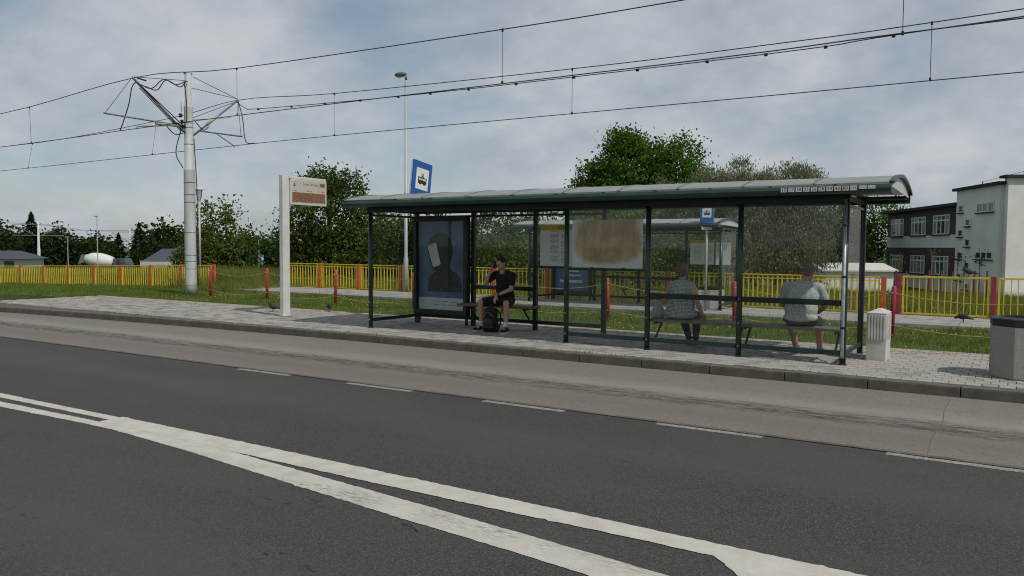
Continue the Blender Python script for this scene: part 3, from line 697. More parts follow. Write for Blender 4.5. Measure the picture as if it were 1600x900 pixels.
def tram_icon(parent, w, mat, x):
    """black tram pictogram on the white square; local y right, z up"""
    m = MB(); b = lambda y0, y1, z0, z1: m.box(x-.002, x, y0*w, y1*w, z0*w, z1*w)
    b(-.36, .36, -.24, -.06); b(-.36, -.30, -.06, .06); b(.30, .36, -.06, .06); b(-.04, .02, -.06, .06); b(-.17, -.14, -.06, .06); b(.14, .17, -.06, .06)
    b(-.40, .40, .06, .10); b(-.26, -.10, -.30, -.24); b(.10, .26, -.30, -.24)
    m.tube([(x-.001, -.1*w, .10*w), (x-.001, .08*w, .22*w), (x-.001, 0, .34*w), (x-.001, -.08*w, .22*w), (x-.001, .1*w, .10*w)], .012*w*2, 5)
    return m.build('tram_symbol', mat, parent)
def stop_sign(loc, lean, w, h, zc, poleh, label):
    r = empty('tram_stop_sign', loc, label=label, cat='sign')
    MB().tube([(0, 0, 0), (0, 0, poleh)], .032, 10).build('pole', M['galv'], r, True)
    p = MB().bbox(.0, .03, -w/2, w/2, -h/2, h/2, .008).build('sign_plate', M['blue'], r); p.location = (.03, 0, zc); p.rotation_euler = (lean, 0, 0)
    MB().bbox(-.03, -.001, -w/2-.005, w/2+.005, -h/2-.005, h/2+.005, .008).build('frame', M['aluback'], p)
    q = MB().box(.0305, .033, -w*.33, w*.33, -w*.36+h*.09, w*.36+h*.09).build('white_square', M['white'], p)
    ic = tram_icon(p, w*.62, M['print'], .036); ic.location = (0, 0, h*.085)
    return r, p
s1, p1 = stop_sign((-11.03, 13.72, 0), rad(-8), .64, .92, 2.96, 3.3, 'blue tram stop sign leaning above the shelter roof')
s2, p2 = stop_sign((-6.72, 20.0, -.02), 0, .34, .46, 2.47, 2.7, 'small blue stop sign on a pole at the far tram platform')
s2.rotation_euler = (0, 0, rad(-75))
pl2 = MB().bbox(.03, .05, -.13, .13, 2.08, 2.16, .004).build('number_plate', M['white'], s2)
for i, s in enumerate(['1', '3', '4', '5']): text(s, .07, M['print'], (.0515, -.09+i*.06, 2.118), SIDE, pl2)

c = empty('utility_cabinet', (-1.66, 12.66, 0), label='small pale concrete utility cabinet with ribbed front beside the shelter', cat='cabinet')
bd = MB().bbox(-.13, .13, -.245, .245, -.02, .68, .008).build('body', M['conc'], c)
MB().add([(-.135, -.25, .68), (.135, -.25, .68), (.135, .25, .68), (-.135, .25, .68), (-.02, -.1, .735), (.02, -.1, .735), (.02, .1, .735), (-.02, .1, .735)],
         [(0, 1, 5, 4), (1, 2, 6, 5), (2, 3, 7, 6), (3, 0, 4, 7), (4, 5, 6, 7), (3, 2, 1, 0)]).build('cap', M['conc'], c)
for i in range(6): MB().bbox(-.108+i*.0395, -.086+i*.0395, -.262, -.243, .30, .655, .004).build('rib', M['conc'], bd)
for i in range(6): MB().bbox(.128, .140, -.2+i*.072, -.165+i*.072, .30, .655, .003).build('rib', M['conc'], bd)

MB().box(.1405, .142, -.02, .01, .30, .52).build('label_strip', M['greyprint'], c)
tw = MB().tube(smooth_path([(-3.17, 3.775, -.123), (-3.11, 3.775, -.112), (-3.05, 3.755, -.117), (-3.0, 3.72, -.123)], 4), [.0045]*13, 5).build('twig', M['bark'])
tag(tw, 'short dark twig lying on the asphalt below the white stripes', 'twig')
def bin_(loc, label, r, h, octa=True):
    b = empty('litter_bin', loc, label=label, cat='litter bin'); n = 8 if octa else 4; ph = rad(22.5) if octa else rad(45)
    P = lambda rr, z: [(rr*math.cos(2*math.pi*k/n+ph), rr*math.sin(2*math.pi*k/n+ph), z) for k in range(n)]
    def ring(levels, name, mat):
        m = MB()
        for rr, z in levels: m.v += P(rr, z)
        for i in range(len(levels)-1):
            for k in range(n): m.f.append((i*n+k, i*n+(k+1) % n, (i+1)*n+(k+1) % n, (i+1)*n+k))
        m.f += [tuple(reversed(range(n))), tuple((len(levels)-1)*n+k for k in range(n))]
        return m.build(name, mat, b)
    ring([(r*.97, 0), (r, .02), (r, h*.86), (r*.985, h*.865)], 'body', M['washconc'])
    ring([(r*1.005, h*.855), (r*1.015, h*.87), (r*1.015, h*.97), (r*.97, h*.985), (r*.72, h), (r*.70, h*.94)], 'lid', M['blackplastic'])
    return b
bn = bin_((.13, 11.86, 0), 'octagonal exposed-aggregate litter bin with black lid at the right edge', .40, .76)
bn.rotation_euler = (0, 0, rad(6))
b2 = bin_((-6.82, 20.75, -.02), 'square pale concrete bin with dark lid at the far tram platform', .40, .60, False); b2.rotation_euler = (0, 0, rad(8))
for ch in b2.children:
    if ch.name.startswith('body'): ch.data.materials[0] = M['conc']

# street lamps
l = empty('street_lamp', (-18.18, 21.85, -.05), label='tall thin grey street lamp with a flat oval head behind the shelter', cat='street lamp')
MB().tube([(0, 0, 0), (0, 0, 1.2), (0, 0, 1.25), (0, 0, 7.45)], [.085, .085, .065, .04], 10).build('pole', M['galv'], l, True)
MB().sphere((-.22, -.02, 7.62), (.27, .12, .085), 14, 8).tube([(.02, 0, 7.42), (-.02, 0, 7.6)], .045, 8).build('lamp_head', M['bracket'], l, True)
MB().sphere((-.25, -.02, 7.565), (.18, .09, .05), 12, 6).build('lens', M['galv'], l, True)
l = empty('lantern_post', (-29.6, 21.9, -.1), label='slender grey park lantern post just behind the white tram pole', cat='street lamp')
MB().tube([(0, 0, 0), (0, 0, 3.55)], [.05, .038], 8).build('pole', M['galv'], l, True)
for k in range(4):
    a = math.pi/2*k; MB().tube([(.03*math.cos(a), .03*math.sin(a), 3.5), (.13*math.cos(a), .13*math.sin(a), 3.8), (.15*math.cos(a), .15*math.sin(a), 4.05)], .012, 5).build('arm', M['bracket'], l)
MB().lathe([(.04, 4.12), (.23, 4.06), (.25, 4.03), (.2, 4.02)], 0, 0, 14).build('hood', M['offwhite'], l); MB().lathe([(.03, 3.52), (.09, 3.75), (.11, 4.0)], 0, 0, 10).build('lens', glassm('lantern_glass', (.8, .82, .8), .3), l)

# ------------------------------------------------------------------ tram pole and wires
PXc = -23.2
tp = empty('catenary_pole', (PXc, 16.8, -.12), label='stepped white steel tram pole carrying overhead wire brackets on both sides', cat='pole')
MB().lathe([(.19, 0), (.185, .5), (.175, 4.15), (.178, 4.19), (.145, 4.22), (.138, 6.20), (.140, 6.25), (.112, 6.28), (.105, 7.30), (.03, 7.34)], 0, 0, 20).build('shaft', M['polewhite'], tp, True)
for z in (.35, .9, 1.15, 1.35, 2.1, 3.1, 3.35, 3.75, 5.0, 5.55, 5.7): MB().lathe([(.188 if z < 4.1 else .15, z), (.188 if z < 4.1 else .15, z+.018)], 0, 0, 16).build('band', M['bracket'], tp)
T = lambda pts, r, mat, name, n=6: MB().tube([(x, y-16.8, z+.12) for x, y, z in pts], r, n).build(name, M[mat], tp, True)
# near cantilever
T([(0, 16.66, 5.25), (0, 14.84, 6.72)], .038, 'bracket', 'strut', 8); T([(.06, 16.62, 5.42), (.05, 14.95, 6.60)], .016, 'rubber', 'cable'); T([(-.06, 16.55, 5.3), (-.05, 15.1, 6.45)], .014, 'rubber', 'cable')
T([(0, 16.60, 5.46), (0, 13.90, 5.50)], .026, 'bracket', 'registration_arm', 8); T([(0, 16.45, 5.44), (0, 15.6, 5.42)], .04, 'insul', 'insulator', 8)
T([(0, 15.9, 5.38), (.02, 14.95, 5.24), (.02, 14.95, 5.17)], .02, 'bracket', 'steady_arm')
T([(0, 13.95, 5.52), (0, 14.80, 6.68)], .008, 'wire', 'stay'); T([(0, 16.7, 6.95), (0, 14.84, 6.74)], .010, 'wire', 'stay'); T([(0, 15.3, 6.70), (0, 15.0, 6.73)], .025, 'rubber', 'insulator')
# far cantilever
T([(0, 16.94, 5.18), (0, 18.79, 6.64)], .036, 'bracket', 'strut', 8); T([(0, 17.5, 5.62), (0, 17.95, 5.98)], .05, 'insul', 'insulator', 8)
T([(0, 17.2, 5.38), (0, 18.95, 5.40)], .026, 'bracket', 'registration_arm', 8); T([(0, 17.9, 5.36), (.02, 18.55, 5.05), (.02, 18.6, 5.0)], .018, 'bracket', 'steady_arm')
T([(0, 18.9, 5.42), (0, 18.79, 6.62)], .008, 'wire', 'stay'); T([(0, 16.9, 6.75), (0, 18.79, 6.68)], .010, 'wire', 'stay'); T([(0, 16.9, 5.75), (0, 18.75, 6.60)], .010, 'wire', 'stay'); T([(0, 16.9, 5.7), (0, 18.5, 6.0)], .008, 'wire', 'stay')
T([(0, 17.0, 7.12), (0, 18.75, 6.68)], .010, 'wire', 'stay')
# jumper cables and clutter
for pts in ([(0, 14.95, 6.60), (-.05, 14.85, 6.42), (-.12, 14.78, 5.9), (-.45, 14.8, 5.4), (-1.0, 15.02, 5.18)],
            [(0, 18.8, 6.6), (.1, 18.9, 6.0), (.3, 18.8, 5.4), (.8, 18.5, 5.08), (1.3, 18.4, 5.02)],
            [(0, 15.1, 6.55), (.2, 15.35, 6.45), (.3, 15.7, 6.78), (.35, 16.1, 6.68), (.3, 16.5, 6.86), (.1, 16.7, 6.9)],
            [(.1, 15.2, 6.5), (.25, 15.5, 6.42), (.35, 15.75, 6.76), (.4, 16.2, 6.62), (.3, 16.5, 6.84)],
            [(.2, 16.5, 6.86), (.2, 16.58, 6.3), (.15, 16.62, 5.6)], [(-.1, 16.6, 5.4), (-.2, 16.45, 4.6), (-.12, 16.65, 4.1)],
            [(.12, 16.9, 5.7), (.2, 17.2, 5.4), (.1, 17.5, 5.55)], [(.05, 16.95, 5.1), (.17, 16.95, 3.5), (.17, 16.95, 2.2), (.18, 16.95, .2)], [(-.1, 16.66, 5.25), (-.2, 16.4, 5.2), (-.15, 16.0, 5.5)]):
    T(smooth_path(pts, 5), .017, 'rubber', 'cable', 5)
for y, z in ((16.55, 5.65), (16.5, 5.85), (16.6, 5.5)): MB().lathe([(.03, z), (.07, z+.03), (.03, z+.06), (.07, z+.09), (.03, z+.13)], 0, y-16.8, 8).build('insulator', M['rubber'], tp)
T([(0, 16.55, 5.9), (0, 16.52, 6.25)], .008, 'wire', 'lightning_rod'); T([(-.02, 16.6, 5.40), (-.02, 16.25, 5.55)], .06, 'rubber', 'clamp')
T([(0, 16.65, 7.2), (0, 16.95, 7.2)], .035, 'bracket', 'clamp')
def wire(name, pts, r, label, n=5, clamps=(), droppers=(), group=None):
    w = empty(name, (0, 0, 0), label=label, cat='overhead wire')
    P = smooth_path(pts, n); MB().tube(P, r, 5).build('strand', M['wire'], w)
    zat = lambda x: float(np.interp(x, [p.x for p in P], [p.z for p in P])); yat = lambda x: float(np.interp(x, [p.x for p in P], [p.y for p in P]))
    for x in clamps: MB().bbox(x-.035, x+.035, yat(x)-.02, yat(x)+.02, zat(x)-.045, zat(x)+.02, .006).build('clamp', M['rubber'], w)
    for x, y2, z2 in droppers:
        MB().tube([(x, yat(x), zat(x)), (x, y2, z2)], .0065, 4).bbox(x-.02, x+.02, y2-.015, y2+.015, z2-.02, z2+.05, .004).bbox(x-.02, x+.02, yat(x)-.015, yat(x)+.015, zat(x)-.05, zat(x)+.02, .004).build('dropper', M['wire'], w)
    return w
wire('messenger_wire', [(-62, 15.1, 6.8), (-45, 15.1, 6.30), (-31.8, 15.1, 6.35), (PXc, 14.9, 6.72), (-18.7, 15.1, 6.54), (-9.8, 15.1, 6.40), (-5.6, 15.1, 6.39), (2, 15.1, 6.44), (18, 15.1, 6.8)], .013,
     'topmost overhead tram wire running from pole top to upper right', droppers=[(-29.7, 15.1, 5.15), (-18.68, 15.1, 5.24), (-9.8, 15.1, 5.22), (-1.75, 15.1, 5.22)])
wire('contact_wire', [(-62, 15.1, 5.1), (-31.9, 15.1, 5.14), (PXc, 14.98, 5.18), (-16.9, 15.1, 5.23), (-5, 15.1, 5.20), (0, 15.1, 5.24), (18, 15.1, 5.2)], .012, 'near tram contact wire hanging below the topmost wire')
wire('messenger_wire', [(-62, 18.5, 6.6), (-39.3, 18.6, 5.96), (-27.4, 18.6, 6.24), (PXc, 18.78, 6.64), (-18.1, 18.4, 6.33), (-9.75, 18.4, 6.16), (-4.9, 18.4, 6.14), (0, 18.4, 6.21), (18, 18.4, 6.7)], .012,
     'second overhead tram wire from the far bracket tip', droppers=[(-36.5, 18.4, 4.87), (-27.6, 18.4, 4.96), (-18.2, 18.4, 5.03), (-9.8, 18.4, 5.02), (-1.6, 18.4, 5.02)])
wire('contact_wire', [(-62, 18.4, 4.8), (-38.9, 18.4, 4.85), (-25.2, 18.4, 4.98), (-18.3, 18.4, 5.03), (-4.8, 18.4, 5.01), (0, 18.4, 5.01), (18, 18.4, 5.0)], .011, 'lowest tram contact wire crossing the whole sky')
wire('feeder_cable', [(PXc, 18.7, 6.6), (-22.5, 18.5, 6.28), (-21.7, 18.4, 6.16), (-17.1, 18.4, 6.03), (-13.1, 18.4, 5.97), (-9.75, 18.4, 5.95), (-6.25, 18.4, 5.94), (-3.6, 18.4, 5.95), (-2, 18.4, 6.02), (6, 18.4, 6.2)], .012,
     'feeder cable with small dark clamps running just under the second wire', clamps=(-21.7, -20.1, -18.6, -17.1, -15.6, -14.4, -13.06, -11.5, -9.75, -8.0, -6.25, -4.9, -3.63, -2.3))

# ------------------------------------------------------------------ fences, chain posts
def fence(name, xs_, y, zf, h, postm, label, style, postw=.06, bars=12):
    bw = (.024, .017, .010)[style]
    r = empty(name, (0, 0, 0), label=label, cat='fence'); ym = 'yellow' if style else 'yellow2'
    pmsh = MB().bbox(-postw, postw, -.04, .04, -.25, h+.02, .01).mesh('fence_post'); pmsh.materials.append(M[postm])
    barm = MB().box(-bw, bw, -.008, .008, .08, h-.05).mesh('bar'); barm.materials.append(M[ym])
    for i, x in enumerate(xs_):
        o = link('fence_post', pmsh, r); o.location = (x, y, zf(x)); o.rotation_euler = (random.uniform(-.015, .015), random.uniform(-.012, .012), 0)
    for a, b in zip(xs_[:-1], xs_[1:]):
        za, zb = zf(a), zf(b); zm = (za+zb)/2; g0, g1 = a+postw+.03, b-postw-.03; xm = (a+b)/2; w = (g1-g0)/2; t = .022 if style == 2 else .015
        m = MB().bbox(-w, w, -.02, .02, h-2*t, h, .004).bbox(-w, w, -.018, .018, .03, .03+2*t, .004)
        m.bbox(-w, -w+2*t, -.017, .017, .03+2*t, h-2*t, .004).bbox(w-2*t, w, -.017, .017, .03+2*t, h-2*t, .004)
        if style == 1: m.box(-w+2*t, w-2*t, -.012, .012, h-.12, h-.095)
        for q in (.2, h-.2): m.box(-w-.035, -w+.01, -.008, .008, q, q+.03).box(w-.01, w+.035, -.008, .008, q, q+.03)
        p = m.build('fence_panel', M[ym], r); p.location = (xm, y, zm); p.rotation_euler = (0, -math.atan2(zb-za, b-a), 0)
        for k in range(bars):
            bo = link('bar', barm, p); bo.location = (-w+2*t+(2*w-4*t)*(k+.5)/bars, 0, 0); bo.rotation_euler = (0, random.uniform(-.01, .01), 0)
    return r
def zl(x): return -.13+max(drop(x)*1.05, -.8)-.01*max(0, -27-x)*0
fence('yellow_fence', [-47.2, -45.15, -43.1, -41.0, -38.9, -36.8, -34.7, -32.65, -30.55, -28.5, -26.45], 20.2, zl, .93, 'orange', 'yellow bar fence with orange posts along the grass at far left', 0)
xm_ = [-24.5+2.0*i for i in range(10)]+[-4.7, -2.80]
fence('yellow_fence', xm_, 21.95, lambda x: -.04, .94, 'orange', 'long yellow railing with double top rail behind the shelter', 1)
fence('yellow_fence', [-2.45, -.42, 1.7, 3.8], 21.9, lambda x: -.04, .98, 'maroon', 'yellow framed railing with maroon posts at far right before the school', 2, .055, 13)
bp = []
BX = [-22.2, -19.5, -16.6, -13.7, -10.85, -7.95, -5.0, -1.98, 1.1]
BL = ['red chain post at the foot of the white tram pole, leftmost of its row', 'red chain post second from the white tram pole', 'red chain post just right of the departure display post',
      'red chain post seen past the shelter left end beside the poster case', 'red chain post behind the seated person in black', 'red chain post beside the blue poster, seen through the shelter glass',
      'magenta-red chain post between the two people facing away', 'maroon chain post behind the pale utility cabinet']
for i, x in enumerate(BX[:-1]):
    b = empty('chain_post', (x, 16.8, -.10), label=BL[i], cat='bollard', group='red posts of the chain barrier between the tracks')
    mt = M['maroon' if i > 5 else 'red']
    MB().tube([(0, 0, -.05), (0, 0, .97), (0, 0, .99)], [.045, .045, .03], 10).build('tube', mt, b, True).rotation_euler = (random.uniform(-.03, .03), random.uniform(-.03, .03), 0)
    for z in (.86, .24): MB().tube([(0, -.055, z), (0, .055, z)], .012, 6).build('chain_eye', M['yellow'], b)
    if i < len(BX)-1:
        w = BX[i+1]-x
        for z, sag in ((.86, .16), (.24, .13)):
            m = MB(); L = int(w/.05)
            for k in range(L):
                t0, t1 = k/L-.003, (k+1)/L+.003; f = lambda t: (w*t, 0, z-sag*4*t*(1-t)); dz = .009 if k % 2 else .004
                m.box(0, 0, 0, 0, 0, 0) if False else m.tube([f(t0), f(t1)], .0075 if k % 2 else .0055, 4)
            m.build('chain', M['chain'], b)

# ------------------------------------------------------------------ people
def capsule(p0, r0, p1, r1, n=12):
    p0, p1 = Vector(p0), Vector(p1); d = (p1-p0); L = d.length; d = d/L if L > 1e-6 else Vector((0, 0, 1))
    a = Vector((0, 0, 1)) if abs(d.z) < .9 else Vector((1, 0, 0)); e1 = d.cross(a).normalized(); e2 = d.cross(e1); m = MB()
    rings = [(p0-d*r0*math.cos(t), r0*math.sin(t)) for t in (.35, .8, 1.2)]+[(p0, r0), (p1, r1)]+[(p1+d*r1*math.cos(t), r1*math.sin(t)) for t in (1.2, .8, .35)]
    for c_, r in rings:
        for k in range(n): a_ = 2*math.pi*k/n; m.v.append(tuple(c_+(e1*math.cos(a_)+e2*math.sin(a_))*r))
    for i in range(len(rings)-1):
        for k in range(n): m.f.append((i*n+k, i*n+(k+1) % n, (i+1)*n+(k+1) % n, (i+1)*n+k))
    m.f += [tuple(reversed(range(n))), tuple((len(rings)-1)*n+k for k in range(n))]
    return m
def ellips(c, r, rot=(0, 0, 0)):
    m = MB().sphere((0, 0, 0), tuple(r), 16, 10); R = Euler(rot).to_matrix(); m.v = [tuple(R @ Vector(v)+Vector(c)) for v in m.v]; return m
def blob(name, prims, mat, parent, voxel=.008, it=4):
    """union of overlapping shapes as one continuous smooth skin"""
    m = MB()
    for p in prims: q = ellips(*p[1:]) if p[0] == 'e' else capsule(*p[1:]); m.add(q.v, q.f)
    me = m.mesh(name); o = bpy.data.objects.new(name, me); COL.objects.link(o)
    rm = o.modifiers.new('r', 'REMESH'); rm.mode = 'VOXEL'; rm.voxel_size = voxel; rm.use_smooth_shade = True
    s = o.modifiers.new('s', 'SMOOTH'); s.factor = .5; s.iterations = it
    dg = bpy.context.evaluated_depsgraph_get(); me2 = bpy.data.meshes.new_from_object(o.evaluated_get(dg)); bpy.data.objects.remove(o)
    me2.name = name; me2.materials.clear(); me2.materials.append(mat); me2.polygons.foreach_set('use_smooth', [True]*len(me2.polygons))
    return link(name, me2, parent)
def C(p0, r0, p1, r1): return ('c', p0, r0, p1, r1)
def hand(w, d, n, side, curl):
    """palm, four fingers and a thumb from wrist w along d, palm facing n"""
    w, d, n = Vector(w), Vector(d).normalized(), Vector(n); n = (n-d*n.dot(d)).normalized(); s = d.cross(n)*side; P = []
    for k in (-1, -.33, .33, 1): P.append(C(w+d*.005+s*.012*k, .014, w+d*.085+s*.030*k, .0125))
    for i, L in enumerate((.068, .078, .074, .058)):
        b = w+d*.088+s*(.032-.0215*i); a1 = d*math.cos(curl*.6)+n*math.sin(curl*.6); a2 = d*math.cos(curl*1.5)+n*math.sin(curl*1.5); a3 = d*math.cos(curl*2.2)+n*math.sin(curl*2.2)
        k1 = b+a1*L*.45; k2 = k1+a2*L*.33; k3 = k2+a3*L*.25
        P += [C(b, .0095, k1, .0085), C(k1, .0085, k2, .008), C(k2, .008, k3, .007)]
    t0 = w+d*.025+s*.026; t1 = t0+(d*.6+s*.7+n*.25).normalized()*.042; t2 = t1+(d*.85+s*.25+n*.4).normalized()*.034
    P += [C(t0, .015, t1, .0105), C(t1, .0105, t2, .0085)]
    return P
def head_prims(c, fwd, up_=(0, 0, 1)):
    """cranium, jaw, nose, ears, neck is added by the caller"""
    c, f = Vector(c), Vector(fwd).normalized(); u = Vector(up_); u = (u-f*u.dot(f)).normalized(); s = f.cross(u)
    q = Matrix((s, f, u)).transposed().to_euler(); P = [('e', c+u*.02-f*.005, (.074, .094, .098), q), ('e', c+f*.025-u*.055, (.056, .068, .062), q)]
    P += [C(c+f*.088+u*.012, .009, c+f*.108-u*.022, .013), ('e', c+f*.085-u*.052, (.024, .012, .009), q), C(c+f*.082-u*.09, .02, c+f*.075-u*.092, .02)]
    for k in (-1, 1): P += [('e', c+s*.076*k-u*.008-f*.01, (.010, .019, .031), q), C(c+f*.084+s*.030*k+u*.026, .012, c+f*.08+s*.05*k+u*.026, .009)]
    return P, (c, f, u, s, q)
def face_bits(root, info, eyecol='print'):
    c, f, u, s, q = info
    for k in (-1, 1):
        MB().sphere(tuple(c+f*.086+s*.033*k+u*.010), .0115, 10, 6).build('eye', M['white'], root, True)
        MB().sphere(tuple(c+f*.0935+s*.033*k+u*.010), .0055, 8, 6).build('iris', M[eyecol], root, True)

# --- person in black, on the bench facing the road
P1 = empty('person', (-8.20, 12.80, 0), label='seated person in black T-shirt and shorts holding a phone to the ear', cat='person')
hp, info = head_prims((.075, -.27, 1.285), (-.28, -.93, -.22))
kL, kR = Vector((-.34, -.36, .545)), Vector((.245, -.37, .545)); aL, aR = Vector((-.335, -.325, .10)), Vector((.255, -.40, .10))
sL, sR = Vector((-.135, -.15, 1.075)), Vector((.245, -.165, 1.065)); eL, eR = Vector((-.225, -.365, .905)), Vector((.30, -.285, .805)); wL, wR = Vector((-.115, -.345, 1.155)), Vector((.055, -.41, .69))
body = hp+[C((.06, -.20, 1.10), .058, (.07, -.245, 1.20), .055), ('e', (.055, -.13, .95), (.155, .10, .19), (.35, 0, 0)), ('e', (.02, -.02, .68), (.15, .11, .17), (.25, 0, 0)),
    C(sL, .055, (.055, -.15, 1.06), .085), C(sR, .055, (.055, -.15, 1.06), .085), C((-.08, 0, .565), .085, kL, .06), C((.09, 0, .565), .085, kR, .06),
    C(kL, .057, (kL+aL)/2+Vector((0, .02, .05)), .056), C((kL+aL)/2+Vector((0, .02, .05)), .054, aL, .036), C(kR, .057, (kR+aR)/2+Vector((0, .02, .05)), .056), C((kR+aR)/2+Vector((0, .02, .05)), .054, aR, .036),
    C(aL, .036, aL+Vector((-.03, -.13, -.055)), .03), C(aR, .036, aR+Vector((.03, -.14, -.055)), .03),
    C(sL, .05, eL, .040), C(eL, .041, wL, .028), C(sR, .05, eR, .042), C(eR, .043, wR, .028)]
body += hand(wL, (.25, .12, 1), (1, .35, -.2), 1, .55)+hand(wR, (-.3, -.15, -.95), (.3, .9, -.2), 1, .35)
blob('body', body, M['skin'], P1, .0065, 3); face_bits(P1, info)
c_, f_, u_, s_, q_ = info
blob('hair', [('e', c_+u_*.035-f_*.018, (.083, .098, .094), q_), C(c_-f_*.06-u_*.03, .05, c_-f_*.05+u_*.02, .06), C(c_+f_*.06+u_*.085, .03, c_+f_*.03+u_*.10, .03)], M['hairdark'], P1, .008, 3)
blob('t_shirt', [('e', (.055, -.13, .95), (.178, .122, .20), (.35, 0, 0)), ('e', (.02, -.01, .68), (.172, .130, .18), (.25, 0, 0)), C(sL, .068, (.055, -.145, 1.065), .098), C(sR, .068, (.055, -.145, 1.065), .098),
     C((-.05, -.14, 1.09), .062, (.16, -.15, 1.09), .062), C(sL, .068, sL.lerp(eL, .62), .066), C(sR, .068, sR.lerp(eR, .62), .068), ('e', (.03, -.12, .80), (.168, .11, .17), (.3, 0, 0))], M['blackcloth'], P1, .010, 3)
blob('shorts', [('e', (.01, .01, .58), (.185, .15, .105)), C((-.08, 0, .575), .107, Vector((-.08, 0, .565)).lerp(kL, .80), .088), C((.09, 0, .575), .107, Vector((.09, 0, .565)).lerp(kR, .80), .088),
     C((-.08, 0, .565), .09, Vector((-.08, 0, .545)).lerp(kL, .82), .082), C((.0, -.05, .56), .08, (.0, -.10, .545), .06)], M['blackcloth'], P1, .010, 3)
for a, dx in ((aL, -.04), (aR, .04)):
    blob('sock', [C(a+Vector((0, 0, -.03)), .043, a+Vector((0, 0, .075)), .044)], M['sock'], P1, .008, 2)
    sh_ = blob('shoe', [C(a+Vector((0, .035, -.045)), .044, a+Vector((dx, -.14, -.062)), .040), C(a+Vector((0, .02, -.01)), .046, a+Vector((dx*.5, -.06, -.035)), .043), ('e', a+Vector((dx, -.15, -.062)), (.045, .06, .036))], M['shoe'], P1, .008, 2)
    MB().prism([(a.x-.045, a.y+.08), (a.x+.045, a.y+.08), (a.x+.052+dx, a.y-.10), (a.x+.045+dx, a.y-.19), (a.x+dx, a.y-.218), (a.x-.045+dx, a.y-.19), (a.x-.052+dx, a.y-.10)], 'z', .001, .026).build('sole', M['sole'], sh_)
    for k in range(3): MB().tube([a+Vector((dx*.6-.022, -.075-.022*k, -.006-.011*k)), a+Vector((dx*.6+.022, -.075-.022*k, -.006-.011*k))], .005, 5).build('lace', M['sole'], sh_)
MB().tube([wR.lerp(eR, .10)+Vector((0, 0, 0)), wR.lerp(eR, .19)], .035, 10).build('wristwatch', M['blackplastic'], P1)
ph = empty('mobile_phone', P1.location+Vector((-.045, -.315, 1.255)), label='dark mobile phone held to the ear of the person in black', cat='phone')
MB().bbox(-.005, .005, -.036, .036, -.075, .075, .004).build('phone_body', M['blackplastic'], ph); MB().box(.0052, .0058, -.032, .032, -.068, .068).build('screen', M['pane'], ph); ph.rotation_euler = (rad(18), rad(12), rad(-18))

# backpack between the feet
bk = empty('backpack', (-8.27, 12.40, 0), label='black backpack standing on the pavement between the feet', cat='backpack')
blob('pack', [('e', (0, 0, .15), (.165, .10, .16)), ('e', (0, .005, .33), (.145, .085, .14)), C((-.10, 0, .06), .07, (.10, 0, .06), .07), C((-.08, 0, .40), .06, (.08, 0, .40), .06)], M['blackcloth'], bk, .01, 4)
blob('front_pocket', [('e', (0, -.09, .16), (.12, .05, .12)), C((-.07, -.09, .09), .045, (.07, -.09, .09), .045)], M['blackplastic'], bk, .01, 3)
MB().tube(smooth_path([(-.04, .02, .44), (-.03, .02, .50), (.03, .02, .50), (.04, .02, .44)], 4), .011, 6).build('handle', M['blackplastic'], bk)
for k in (-1, 1): MB().tube(smooth_path([(.07*k, .08, .42), (.13*k, .13, .32), (.12*k, .12, .12), (.1*k, .08, .05)], 4), .016, 6).build('strap', M['blackplastic'], bk)
MB().tube(smooth_path([(-.11, -.085, .30), (0, -.105, .37), (.11, -.085, .30)], 5), .006, 5).build('zip', M['bracket'], bk)

# --- woman facing the tracks (local -y points to the tracks, root turned)
P2 = empty('person', (-4.44, 12.02, 0), math.pi, label='seated person in sleeveless patterned blouse and dark jeans, back turned', cat='person')
hp, info = head_prims((.0, -.075, 1.225), (.05, -1, -.06))
kL, kR = Vector((.12, -.44, .50)), Vector((-.12, -.44, .50)); aL, aR = Vector((.075, -.62, .10)), Vector((-.035, -.64, .10))
sL, sR = Vector((.175, -.03, 1.01)), Vector((-.175, -.03, 1.01)); eL, eR = Vector((.275, -.05, .76)), Vector((-.275, .02, .765)); wL, wR = Vector((.17, -.25, .66)), Vector((-.335, -.05, .565))
body = hp+[C((0, -.045, 1.03), .056, (0, -.065, 1.14), .054), ('e', (0, -.03, .90), (.185, .12, .19)), ('e', (0, -.01, .66), (.21, .14, .19)), C(sL, .055, (0, -.03, 1.0), .09), C(sR, .055, (0, -.03, 1.0), .09),
    C(sL, .052, eL, .045), C(eL, .045, wL, .03), C(sR, .052, eR, .046), C(eR, .046, wR, .03), C((.1, -.02, .565), .09, kL, .062), C((-.1, -.02, .565), .09, kR, .062), C(kL, .058, aL, .036), C(kR, .058, aR, .036),
    C(aL, .034, aL+Vector((0, -.13, -.06)), .028), C(aR, .034, aR+Vector((0, -.13, -.06)), .028)]
body += hand(wR, (-.25, -.45, -.75), (.0, .6, -.6), -1, .25)+hand(wL, (-.6, -.7, -.15), (-.2, 0, -1), 1, .4)
blob('body', body, M['skin'], P2, .0065, 3); face_bits(P2, info)
c_, f_, u_, s_, q_ = info
blob('hair', [('e', c_+u_*.028-f_*.022, (.094, .104, .100), q_), ('e', c_-u_*.03-f_*.045, (.078, .06, .065), q_), C(c_-f_*.05+s_*.05, .05, c_-f_*.05-s_*.05, .05), C(c_+f_*.06+u_*.085, .03, c_+f_*.02+u_*.1, .035)], M['hairbrown'], P2, .008, 3)
blob('blouse', [('e', (0, -.02, .90), (.205, .145, .20)), ('e', (0, .0, .70), (.235, .17, .19)), ('e', (0, .01, .57), (.285, .185, .11)), C((.125, -.03, 1.01), .075, (-.125, -.03, 1.01), .075), C((.06, -.03, 1.045), .055, (-.06, -.03, 1.045), .055)], M['dots'], P2, .010, 4)
